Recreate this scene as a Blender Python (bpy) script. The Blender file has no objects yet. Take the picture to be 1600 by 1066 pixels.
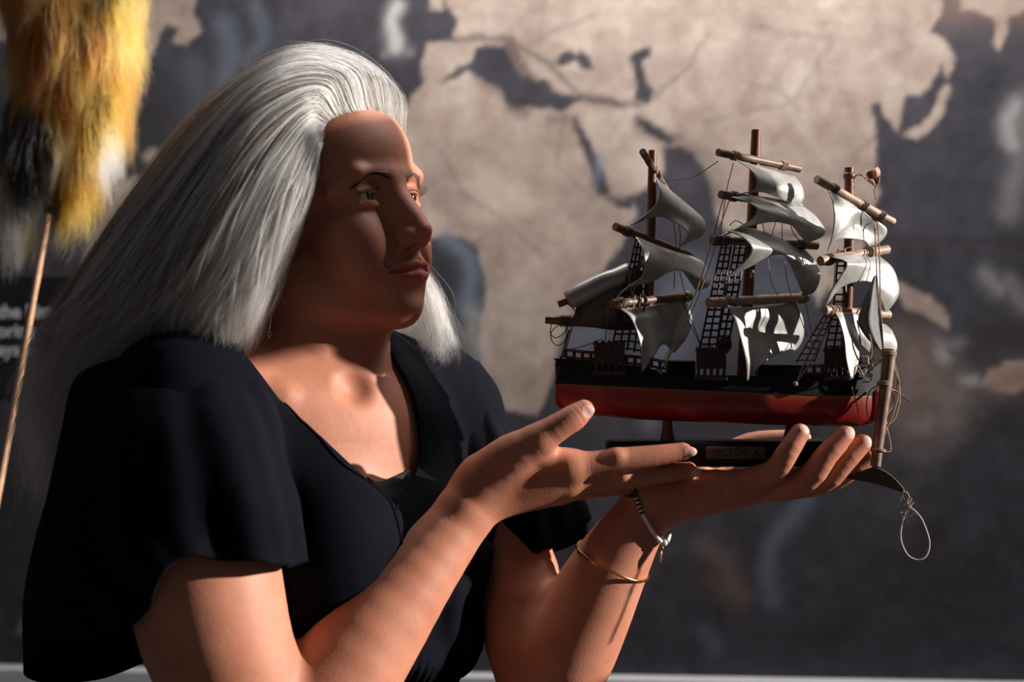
import bpy, math, random
import numpy as np
from mathutils import Vector, Matrix
random.seed(7); RNG = np.random.default_rng(11)
SC = bpy.context.scene
COL = SC.collection

# ------------------------------------------------------------ camera, world, lights, exposure
S = 0.0005625          # metres per picture unit at the focus plane (y = 0)
DIST = 1.6
CZ = 1.45
cam_d = bpy.data.cameras.new('camera'); cam = bpy.data.objects.new('camera', cam_d); COL.objects.link(cam)
cam.location = (0, -DIST, CZ); cam.rotation_euler = (math.pi/2, 0, 0)
cam_d.sensor_width = 36; cam_d.lens = 64.0; cam_d.clip_start = 0.05
cam_d.dof.use_dof = True; cam_d.dof.focus_distance = DIST - 0.02; cam_d.dof.aperture_fstop = 3.4
SC.camera = cam
SC.view_settings.view_transform = 'Standard'; SC.view_settings.look = 'None'
SC.view_settings.gamma = 1; SC.view_settings.use_curve_mapping = False; SC.view_settings.exposure = 0.0

W = bpy.data.worlds.new('world'); SC.world = W; W.use_nodes = True
W.node_tree.nodes['Background'].inputs[0].default_value = (0.85, 0.80, 0.90, 1)
W.node_tree.nodes['Background'].inputs[1].default_value = 0.058

SUN_AZ, SUN_EL = math.radians(-2), math.radians(15.5)
def add_light(name, kind, loc, direction, energy, color, **kw):
    d = bpy.data.lights.new(name, kind); o = bpy.data.objects.new(name, d); COL.objects.link(o)
    o.location = loc; o.rotation_euler = Vector(direction).to_track_quat('-Z', 'Y').to_euler()
    d.energy = energy; d.color = color
    for k, v in kw.items(): setattr(d, k, v)
    return o
sdir = (-math.cos(SUN_EL)*math.cos(SUN_AZ), -math.cos(SUN_EL)*math.sin(SUN_AZ), -math.sin(SUN_EL))
add_light('low_sun', 'SUN', (2.5, 1, 2.6), sdir, 7.8, (1.0, 0.93, 0.86), angle=math.radians(0.8))
# gallery ceiling wash on the mural
add_light('ceiling_wash', 'AREA', (0.22, 0.22, 2.30), (0.05, 0.36, -0.60), 14.5, (1.0, 0.95, 0.92), shape='RECTANGLE', size=1.1, size_y=0.12)

# ------------------------------------------------------------ helpers
def V(px, py, d=0.0):
    """a point given by its direction from the camera and its depth d (units of S) behind the focus plane"""
    k = 1.0 + d*S/DIST
    return np.array([(px-800)*S*k, d*S, CZ + (533-py)*S*k])

def mesh_obj(name, verts, faces, mat, parent=None, smooth=True, attrs=None):
    me = bpy.data.meshes.new(name)
    verts = np.asarray(verts, dtype=np.float32)
    if isinstance(faces, np.ndarray):
        n, k = faces.shape
        me.vertices.add(len(verts)); me.vertices.foreach_set('co', verts.ravel())
        me.loops.add(n*k); me.loops.foreach_set('vertex_index', faces.astype(np.int32).ravel())
        me.polygons.add(n); me.polygons.foreach_set('loop_start', np.arange(0, n*k, k, dtype=np.int32))
        me.polygons.foreach_set('loop_total', np.full(n, k, dtype=np.int32))
        me.update(calc_edges=True); me.validate()
    else:
        me.from_pydata([tuple(map(float, v)) for v in verts], [], [tuple(f) for f in faces])
        me.update()
    if smooth: me.polygons.foreach_set('use_smooth', np.ones(len(me.polygons), dtype=bool))
    if attrs:
        for an, av in attrs.items():
            av = np.asarray(av, dtype=np.float32)
            if av.ndim == 1:
                a = me.attributes.new(an, 'FLOAT', 'POINT'); a.data.foreach_set('value', av)
            else:
                a = me.attributes.new(an, 'FLOAT_COLOR', 'POINT'); a.data.foreach_set('color', av.ravel())
    if mat is not None: me.materials.append(mat)
    o = bpy.data.objects.new(name, me); COL.objects.link(o)
    if parent is not None: o.parent = parent
    return o

def tag(o, label=None, cat=None, group=None, kind=None):
    if label: o['label'] = label
    if cat: o['category'] = cat
    if group: o['group'] = group
    if kind: o['kind'] = kind
    return o

def empty(name, label, cat):
    o = bpy.data.objects.new(name, None); COL.objects.link(o); o.empty_display_size = 0.02
    return tag(o, label, cat)

class MB:
    """collects shapes for ONE mesh"""
    def __init__(s): s.v = []; s.f = []
    def add(s, v, f):
        b = len(s.v); s.v += [tuple(map(float, p)) for p in v]; s.f += [tuple(i+b for i in q) for q in f]
    def tube(s, pts, rad, n=10, cap=True, flat=1.0):
        pts = [np.asarray(p, float) for p in pts]
        if np.isscalar(rad): rad = [rad]*len(pts)
        v = []; prev = None
        for i, p in enumerate(pts):
            t = pts[min(i+1, len(pts)-1)] - pts[max(i-1, 0)]
            t = t/(np.linalg.norm(t)+1e-12)
            if prev is None:
                a = np.array([0, 0, 1.0]) if abs(t[2]) < .9 else np.array([1.0, 0, 0])
                u = np.cross(t, a)
            else: u = prev - t*np.dot(prev, t)
            u /= np.linalg.norm(u)+1e-12; w = np.cross(t, u); prev = u
            for k in range(n):
                an = 2*math.pi*k/n
                v.append(p + rad[i]*(math.cos(an)*u + flat*math.sin(an)*w))
        f = [(i*n+k, i*n+(k+1) % n, (i+1)*n+(k+1) % n, (i+1)*n+k) for i in range(len(pts)-1) for k in range(n)]
        if cap:
            f.append(tuple(reversed(range(n)))); f.append(tuple((len(pts)-1)*n+k for k in range(n)))
        s.add(v, f)
    def box(s, c, h, R=None, bevel=0.0):
        c = np.asarray(c, float); h = np.asarray(h, float)
        if bevel <= 0:
            v = [np.array([x, y, z])*h for x in (-1, 1) for y in (-1, 1) for z in (-1, 1)]
            f = [(0, 1, 3, 2), (4, 6, 7, 5), (0, 4, 5, 1), (2, 3, 7, 6), (0, 2, 6, 4), (1, 5, 7, 3)]
        else:
            b = bevel; v = []
            for zz, ins in ((-1, b), (-1+b/h[2], 0), (1-b/h[2], 0), (1, b)):
                hx, hy = h[0]-ins, h[1]-ins
                for (x, y) in ((-hx, -hy+b), (-hx+b, -hy), (hx-b, -hy), (hx, -hy+b), (hx, hy-b), (hx-b, hy), (-hx+b, hy), (-hx, hy-b)):
                    v.append(np.array([x, y, zz*h[2]]))
            f = [(i*8+k, i*8+(k+1) % 8, (i+1)*8+(k+1) % 8, (i+1)*8+k) for i in range(3) for k in range(8)]
            f += [tuple(reversed(range(8))), tuple(24+k for k in range(8))]
        if R is not None: v = [R @ p for p in v]
        s.add([c+p for p in v], f)
    def ball(s, c, r, n=12, m=8):
        c = np.asarray(c, float); r = np.ones(3)*r if np.isscalar(r) else np.asarray(r, float)
        v = [c+r*np.array([0, 0, 1.0])]
        for i in range(1, m):
            th = math.pi*i/m
            for k in range(n):
                a = 2*math.pi*k/n
                v.append(c+r*np.array([math.sin(th)*math.cos(a), math.sin(th)*math.sin(a), math.cos(th)]))
        v.append(c-r*np.array([0, 0, 1.0])); f = []
        for k in range(n): f.append((0, 1+k, 1+(k+1) % n))
        for i in range(m-2):
            for k in range(n):
                f.append((1+i*n+k, 1+(i+1)*n+k, 1+(i+1)*n+(k+1) % n, 1+i*n+(k+1) % n))
        L = len(v)-1
        for k in range(n): f.append((L, 1+(m-2)*n+(k+1) % n, 1+(m-2)*n+k))
        s.add(v, f)
    def build(s, name, mat, parent=None, smooth=True):
        o = mesh_obj(name, s.v, s.f, mat, parent, smooth)
        return o

def sharp(o, deg=35):
    me = o.data; me.set_sharp_from_angle(angle=math.radians(deg)); return o

def spline(pts, n):
    """Catmull-Rom through pts, n samples"""
    P = np.asarray(pts, float); m = len(P)
    if m == 2: 
        t = np.linspace(0, 1, n)[:, None]; return P[0]*(1-t)+P[1]*t
    E = np.vstack([2*P[0]-P[1], P, 2*P[-1]-P[-2]])
    t = np.linspace(0, m-1, n); i = np.clip(t.astype(int), 0, m-2); u = (t-i)[:, None]
    a, b, c, d = E[i], E[i+1], E[i+2], E[i+3]
    return .5*((2*b)+(-a+c)*u+(2*a-5*b+4*c-d)*u**2+(-a+3*b-3*c+d)*u**3)

def vs(pts, n=None):
    w = [V(*p) for p in pts]
    return spline(w, n) if n else w

# ---- material helpers
def new_mat(name):
    m = bpy.data.materials.new(name); m.use_nodes = True
    nt = m.node_tree; return m, nt, nt.nodes['Principled BSDF']
def N(nt, typ, **kw):
    n = nt.nodes.new(typ)
    for k, v in kw.items():
        if k.startswith('i_'):
            key = k[2:]; key = int(key) if key.isdigit() else key
            n.inputs[key].default_value = v
        else: setattr(n, k, v)
    return n
def L(nt, a, b): nt.links.new(a, b)
def noise(nt, scale, detail=4, rough=.55, vec=None, dist=0.0):
    n = N(nt, 'ShaderNodeTexNoise', i_Scale=scale, i_Detail=detail, i_Roughness=rough, i_Distortion=dist)
    if vec is not None: L(nt, vec, n.inputs['Vector'])
    return n
def ramp(nt, fac, stops):
    r = N(nt, 'ShaderNodeValToRGB'); L(nt, fac, r.inputs[0]); e = r.color_ramp.elements
    while len(e) < len(stops): e.new(.5)
    for el, (p, c) in zip(e, stops): el.position = p; el.color = (*c, 1)
    return r
def mixc(nt, fac, a, b, mode='MIX'):
    m = N(nt, 'ShaderNodeMix', data_type='RGBA', blend_type=mode)
    for sock, val in ((m.inputs[0], fac), (m.inputs[6], a), (m.inputs[7], b)):
        if hasattr(val, 'is_linked'): L(nt, val, sock)
        elif isinstance(val, (int, float)): sock.default_value = val
        else: sock.default_value = (*val, 1)
    return m.outputs[2]
def bump(nt, h, strength, dist, bs):
    b = N(nt, 'ShaderNodeBump', i_Strength=strength, i_Distance=dist)
    L(nt, h, b.inputs['Height']); L(nt, b.outputs[0], bs.inputs['Normal']); return b
def simple(name, col, rough=.5, metal=0.0, vary=.25, scale=60, bmp=0.0, spec=.5, vscale=None):
    m, nt, bs = new_mat(name)
    tc = N(nt, 'ShaderNodeTexCoord'); vec = tc.outputs['Object']
    if vscale:
        mp = N(nt, 'ShaderNodeMapping'); L(nt, vec, mp.inputs[0]); mp.inputs['Scale'].default_value = vscale; vec = mp.outputs[0]
    n = noise(nt, scale, 5, .6, vec)
    lo = tuple(c*(1-vary) for c in col); hi = tuple(min(1, c*(1+vary)) for c in col)
    r = ramp(nt, n.outputs[0], [(.3, lo), (.7, hi)])
    L(nt, r.outputs[0], bs.inputs['Base Color'])
    bs.inputs['Roughness'].default_value = rough; bs.inputs['Metallic'].default_value = metal
    bs.inputs['Specular IOR Level'].default_value = spec
    if bmp: bump(nt, n.outputs[0], .6, bmp, bs)
    return m
# ------------------------------------------------------------ room
WALL_Y0, WALL_SL = 0.60, -0.09            # the mural wall runs very slightly away to the left
wn = np.array([-WALL_SL, 1.0, 0]); wn /= np.linalg.norm(wn)
def on_wall(px, py, off=0.0):
    r = np.array([(px-800)*S/DIST, 1.0, (533-py)*S/DIST]); o = np.array([0, -DIST, CZ])
    # y = Y0 + SL*x - off
    t = (WALL_Y0 - off - o[1] + WALL_SL*o[0])/(r[1] - WALL_SL*r[0])
    return o + r*t
wang = math.atan(WALL_SL)
wu = np.array([math.cos(wang), math.sin(wang), 0])
def wall_uv(p): return np.array([np.dot(p - np.array([0, WALL_Y0, 0]), wu), p[2]])
def poly_sd(U, Vv, poly):
    """signed distance to a polygon, negative inside"""
    P = np.asarray(poly, float); d = np.full(U.shape, 1e9); ins = np.zeros(U.shape, bool)
    for i in range(len(P)):
        a, b = P[i], P[(i+1) % len(P)]; e = b-a
        wx, wy = U-a[0], Vv-a[1]
        t = np.clip((wx*e[0]+wy*e[1])/(e@e+1e-12), 0, 1)
        d = np.minimum(d, (wx-e[0]*t)**2+(wy-e[1]*t)**2)
        c = ((a[1] > Vv) != (b[1] > Vv))
        with np.errstate(divide='ignore', invalid='ignore'):
            xx = (b[0]-a[0])*(Vv-a[1])/(b[1]-a[1]+1e-12)+a[0]
        ins ^= c & (U < xx)
    return np.where(ins, -1, 1)*np.sqrt(d)

u0, u1, z0, z1, hs = -1.15, 1.15, 0.98, 1.98, 0.004
gu = np.arange(u0, u1+hs/2, hs); gz = np.arange(z0, z1+hs/2, hs)
UU, ZZ = np.meshgrid(gu, gz)
def wp(pts): return [wall_uv(on_wall(*p)) for p in pts]
nz = lambda a, s1, s2, ph: a*(np.sin(UU*s1+ph)*np.cos(ZZ*s2+ph*1.7)+.5*np.sin(UU*s1*2.3+ZZ*s2*1.9+ph*3))
UN = UU+nz(.0016, 61, 83, .3)+nz(.0012, 330, 197, 2); ZN = ZZ+nz(.0016, 77, 57, 1.3)+nz(.0012, 213, 350, 4)
LAND = [
 [(690,-60),(705,10),(713,30),(708,62),(670,65),(658,95),(663,130),(642,150),(628,180),(624,235),(600,300),(600,372),(730,372),(748,385),(757,430),(757,475),(748,530),(755,590),(790,640),(840,650),(862,600),(872,540),(905,480),(944,421),(950,405),(972,381),(995,335),(992,318),(962,320),(1000,300),(1035,270),(1036,232),(1062,226),(1082,236),(1100,262),(1112,300),(1120,345),(1150,380),(1190,392),(1235,400),(1262,440),(1278,480),(1292,450),(1310,470),(1330,440),(1345,395),(1362,350),(1371,300),(1370,255),(1366,195),(1363,165),(1378,161),(1381,180),(1393,195),(1404,210),(1408,180),(1411,154),(1453,139),(1460,120),(1472,101),(1479,124),(1488,109),(1490,86),(1475,60),(1449,49),(1470,22),(1475,-60)],
 [(1475,130),(1487,137),(1480,160),(1470,182),(1450,210),(1435,218),(1415,212),(1418,205),(1440,195),(1455,175),(1465,150)],
 [(1490,-60),(1700,-60),(1700,12),(1600,18),(1575,30),(1562,80),(1555,75),(1553,25),(1500,15)],
 [(1394,440),(1420,448),(1450,460),(1475,482),(1484,516),(1462,503),(1440,490),(1415,484)],
 [(1532,600),(1545,580),(1570,566),(1640,556),(1640,600),(1590,612),(1560,612)],
 [(170,-60),(330,-60),(300,18),(316,50),(292,70),(268,64),(280,42),(258,38),(240,75),(217,108),(200,142),(176,150),(150,100)],
 [(183,203),(200,204),(216,230),(208,241),(190,222)], [(222,243),(238,228),(251,236),(242,256),(226,252)],
 [(150,330),(180,292),(215,274),(232,286),(218,330),(170,430),(120,440)],
 [(666,-60),(692,-60),(690,16),(672,16)], [(694,-60),(735,-60),(733,18),(712,24),(696,8)],
 [(-100,-60),(30,-60),(30,60),(-100,66)],
]
SEA = [
 [(742,75),(765,70),(790,72),(803,100),(812,120),(835,128),(848,120),(862,128),(868,142),(905,153),(892,166),(868,176),(835,167),(806,168),(788,158),(782,140),(752,122),(730,112),(712,124),(686,131),(712,108),(738,94)],
 [(866,98),(878,80),(892,80),(900,88),(906,79),(922,92),(928,110),(915,114),(898,97),(880,102)],
 [(985,88),(1003,75),(1018,76),(1016,86),(1005,98),(1010,125),(1019,142),(1012,160),(992,160),(994,125)],
 [(896,176),(906,196),(918,214),(930,240),(948,275),(950,306),(938,306),(926,276),(914,240),(906,212),(894,186)],
 [(992,183),(1008,188),(1030,200),(1052,215),(1047,228),(1024,216),(1008,206)],
 [(950,312),(966,315),(985,318),(985,326),(962,326)],
]
FAINT = [[(1398,515),(1450,520),(1482,565),(1520,620),(1512,662),(1450,702),(1402,690),(1388,600)]]
sd = np.full(UU.shape, 1.0)
for p in LAND: sd = np.minimum(sd, poly_sd(UN, ZN, wp(p)))
for p in SEA: sd = np.maximum(sd, -poly_sd(UN, ZN, wp(p)))
land = np.clip(.5 - sd/.005, 0, 1)
fa = np.full(UU.shape, 1.0)
for p in FAINT: fa = np.minimum(fa, poly_sd(UN, ZN, wp(p)))
land = np.maximum(land, .38*np.clip(.5-fa/.05, 0, 1))
# aged fade of the print towards the lower left coast of the continent
pf = np.array(wp([(800, 560)]))[0]
land *= np.clip((ZZ-(pf[1]-.09))/.10, .0, 1)**.8 if False else 1
def stroke(pts, w, soft=1.0):
    q = wp(pts); d = np.full(UU.shape, 1e9)
    for a, b in zip(q[:-1], q[1:]):
        e = b-a; t = np.clip(((UN-a[0])*e[0]+(ZN-a[1])*e[1])/(e@e+1e-12), 0, 1)
        d = np.minimum(d, (UN-a[0]-e[0]*t)**2+(ZN-a[1]-e[1]*t)**2)
    return np.exp(-d/(w*w))
white = np.zeros(UU.shape)
for pts, w, a in [([(622,10),(612,30),(618,75)], .010, .9), ([(600,85),(640,80)], .006, .3), ([(1585,165),(1575,190),(1582,225)], .012, .6), ([(1600,160),(1590,260),(1575,330)], .015, .25),
                  ([(742,495),(738,520),(750,545)], .014, .5), ([(700,560),(745,570),(690,600)], .016, .4), ([(640,545),(700,540)], .02, .4), ([(1507,597),(1520,595)], .008, .5), ([(1465,540),(1500,536)], .008, .25),
                  ([(1010,640),(1015,660)], .012, .2), ([(60,940),(30,985)], .006, .3), ([(1470,552),(1478,560)],.008,.5), ([(1540,430),(1560,450)],.012,.35),([(1575,440),(1600,480)],.012,.25)]:
    white = np.maximum(white, a*stroke(pts, w))
blue = np.zeros(UU.shape)
for pts, w, a in [([(700,375),(732,400),(738,430),(728,480)], .012, .75), ([(1262,778),(1235,810),(1205,850),(1198,900),(1206,940)], .012, .5), ([(350,40),(362,90),(350,130)], .016, .45), ([(400,10),(415,60),(380,100)], .01, .35),
                  ([(300,100),(320,200)], .02, .2), ([(940,250),(930,280)],.008,.6),([(1130,470),(1120,500)],.02,.4), ([(1100,990),(1120,1010)], .012, .3), ([(1030,560),(1060,470),(1080,440)], .03, .5), ([(900,530),(930,520)],.02,.5), ([(1150,440),(1230,450)],.03,.25)]:
    blue = np.maximum(blue, a*stroke(pts, w))
brown = np.zeros(UU.shape)
for pts, w, a in [([(1100,850),(1130,880),(1155,930)], .014, .45), ([(1110,900),(1150,940)], .012, .3), ([(1560,600),(1600,590)], .02, .6), ([(1480,5),(1600,5)], .03, .5), ([(1400,620),(1420,560)], .04, .3), ([(930,600),(900,560)],.03,.2)]:
    brown = np.maximum(brown, a*stroke(pts, w))
dark = np.zeros(UU.shape)
for pts, w, a in [([(690,62),(790,60),(860,100),(905,150),(1000,165)], .004, .6), ([(905,150),(975,165)], .006, .8), ([(795,65),(815,110),(835,140)], .010, .7), ([(800,165),(820,172)], .010, .5),
                  ([(860,190),(890,185)], .008, .5), ([(745,120),(775,140),(790,150)], .008, .4), ([(1000,190),(1045,220),(1060,215)], .010, .6), ([(1060,240),(1100,250),(1110,300)], .02, .5),
                  ([(1180,372),(1300,362),(1400,375),(1600,378)], .006, .7), ([(1410,385),(1415,395)], .008, .7), ([(1450,385),(1455,396)], .009, .7), ([(1512,385),(1518,396)], .009, .7), ([(1565,385),(1575,396)], .008, .7),
                  ([(1545,522),(1600,520)], .02, .6), ([(930,290),(950,310),(985,320)], .006, .6), ([(870,165),(905,205),(940,310)], .003, .5),
                  ([(700,250),(720,300),(780,340),(850,400)], .0028, .35), ([(850,0),(845,60),(930,20)], .0028, .25), ([(1010,160),(1070,110),(1110,50)], .0028, .35), ([(1160,40),(1300,60),(1240,160),(1100,190)], .0028, .25), ([(1250,170),(1220,140),(1170,130)],.003,.3),
                  ([(1380,200),(1330,250),(1310,290)], .003, .25), ([(790,340),(740,380)], .0028, .3), ([(880,200),(870,260),(920,300)], .003,.25)]:
    dark = np.maximum(dark, a*stroke(pts, w))
pos = np.empty((UU.size, 3)); pos[:, 0] = UU.ravel()*wu[0]; pos[:, 1] = WALL_Y0+UU.ravel()*wu[1]; pos[:, 2] = ZZ.ravel()
nr, nc = UU.shape
ii = (np.arange(nr-1)[:, None]*nc+np.arange(nc-1)[None, :]).ravel()
fc = np.stack([ii, ii+1, ii+nc+1, ii+nc], 1)
mural_attr = np.stack([land.ravel(), white.ravel(), blue.ravel(), np.ones(UU.size)], 1)
mural_attr2 = np.stack([brown.ravel(), dark.ravel(), fa.ravel()*0, np.ones(UU.size)], 1)
m, nt, bs = new_mat('printed_map_mural')
at = N(nt, 'ShaderNodeAttribute', attribute_name='print_a'); at2 = N(nt, 'ShaderNodeAttribute', attribute_name='print_b')
sp = N(nt, 'ShaderNodeSeparateColor'); L(nt, at.outputs['Color'], sp.inputs[0])
sp2 = N(nt, 'ShaderNodeSeparateColor'); L(nt, at2.outputs['Color'], sp2.inputs[0])
tc = N(nt, 'ShaderNodeTexCoord'); ov = tc.outputs['Object']
n1 = noise(nt, 9, 6, .6, ov, .4); n2 = noise(nt, 34, 5, .6, ov, .2); n3 = noise(nt, 4, 3, .5, ov)
lc = ramp(nt, n1.outputs[0], [(.34, (.20, .14, .115)), (.5, (.34, .265, .22)), (.66, (.60, .52, .44))])
lc2 = mixc(nt, .55, lc.outputs[0], ramp(nt, n2.outputs[0], [(.3, (.30, .22, .185)), (.7, (.55, .47, .41))]).outputs[0])
sc_ = ramp(nt, n1.outputs[0], [(.32, (.024, .023, .028)), (.55, (.044, .043, .056)), (.72, (.078, .075, .09))])
sc2 = mixc(nt, .35, sc_.outputs[0], ramp(nt, n2.outputs[0], [(.3, (.035, .033, .040)), (.75, (.11, .105, .13))]).outputs[0])
c = mixc(nt, sp.outputs[0], sc2, lc2)
c = mixc(nt, sp.outputs[2], c, (.17, .21, .28)); c = mixc(nt, sp2.outputs[0], c, (.24, .15, .115))
c = mixc(nt, sp.outputs[1], c, (.50, .49, .48)); c = mixc(nt, sp2.outputs[1], c, (.035, .03, .035))
L(nt, c, bs.inputs['Base Color']); bs.inputs['Roughness'].default_value = .75; bs.inputs['Specular IOR Level'].default_value = .25
wall = mesh_obj('wall_back', pos, fc, m, attrs={'print_a': mural_attr, 'print_b': mural_attr2})
tag(wall, 'printed wall mural of an aged map with beige land and slate sea', kind='structure')

white_paint = simple('white_paint', (.62, .63, .66), .5, vary=.06, scale=20)
grey_floor = simple('concrete_floor', (.16, .15, .145), .6, vary=.3, scale=6)
plaster = simple('dark_plaster', (.12, .12, .13), .8, vary=.1, scale=4)
Rw = np.array([[wu[0], -wu[1], 0], [wu[1], wu[0], 0], [0, 0, 1.0]])
zt = on_wall(800, 1051)[2]
def wbox(name, u, zc, hu, hy, hz, off, mat, label, kind='structure', bevel=0.0):
    b = MB(); c = np.array([0, WALL_Y0, 0])+wu*u+np.array([0, 0, zc]); c[:2] -= wn[:2]*off
    b.box(c, (hu, hy, hz), Rw, bevel); o = b.build(name, mat, smooth=False); tag(o, label, kind=kind); return o
wbox('trim_1', 0, zt-.035, 1.15, .012, .035, .011, white_paint, 'white painted ledge running under the map mural', bevel=.003)
wbox('wall_back_lower', 0, (zt-.07)/2, 1.15, .01, (zt-.07)/2, -.0105, plaster, 'dark plain wall below the white ledge')
wbox('wall_back_upper', 0, 2.24, 1.15, .01, .26, -.0105, plaster, 'dark plain wall above the map mural')
b = MB(); b.box((0, -.4, -.02), (3.2, 2.6, .02)); tag(b.build('floor', grey_floor, smooth=False), 'grey concrete gallery floor', kind='structure')

# added out of view: right wall, sun window and a slat shading the face
wall_paint = simple('warm_grey_plaster', (.20, .19, .18), .85, vary=.1, scale=5)
dark_wood = simple('dark_stained_wood', (.05, .03, .02), .5, vary=.4, scale=14)
XR = 1.03; oy0, oy1, oz0, oz1 = -.38, .42, 1.38, 2.24
def wall_piece(name, y0, y1, z0, z1):
    b = MB(); b.box((XR, (y0+y1)/2, (z0+z1)/2), (.05, (y1-y0)/2, (z1-z0)/2)); tag(b.build(name, wall_paint, smooth=False), 'warm grey plaster wall out of view, around the added window', kind='structure')
wall_piece('wall_right', -1.0, oy0, 0, 2.5); wall_piece('wall_right_corner', oy1, .56, 0, 2.5)
wall_piece('wall_right_below_window', oy0, oy1, 0, oz0); wall_piece('wall_right_above_window', oy0, oy1, oz1, 2.5)
b = MB()
for (y, z, hy, hz) in ((oy0+.012, (oz0+oz1)/2, .012, (oz1-oz0)/2), (oy1-.012, (oz0+oz1)/2, .012, (oz1-oz0)/2), ((oy0+oy1)/2, oz0+.012, (oy1-oy0)/2-.024, .012), ((oy0+oy1)/2, oz1-.012, (oy1-oy0)/2-.024, .012)):
    b.box((XR, y, z), (.045, hy, hz))
win = b.build('added_window_1', dark_wood, smooth=False); tag(win, 'added dark timber window frame out of view, holding the face-shading slat', kind='structure')
SHW, SHQ = (-134, 14), (352, 682)
xs_ = XR/S+800
def shade_yz(w, q):
    """where on the shutter plane the sun ray with offsets w, q passes"""
    x = XR/S; X0 = x
    y = (w*S + XR*0 + (x+800)*S*math.sin(SUN_AZ))/math.cos(SUN_AZ)
    z = CZ+(533-(q-math.tan(SUN_EL)/math.cos(SUN_AZ)*(x+800)))*S
    return y, z
ya, za = shade_yz(SHW[0], SHQ[0]); yb, zb = shade_yz(SHW[1], SHQ[1])
b = MB(); b.box((XR, (ya+yb)/2, (za+zb)/2), (.006, abs(yb-ya)/2, abs(za-zb)/2), None, .002)
b.box((XR, (ya+yb)/2, (max(za, zb)+oz1)/2), (.002, .002, (oz1-max(za, zb))/2))
b.build('face_shade_slat', dark_wood, win, smooth=False)  # unseen blocker, sized to keep the sun off the face
print('slat', ya, yb, za, zb)
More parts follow.
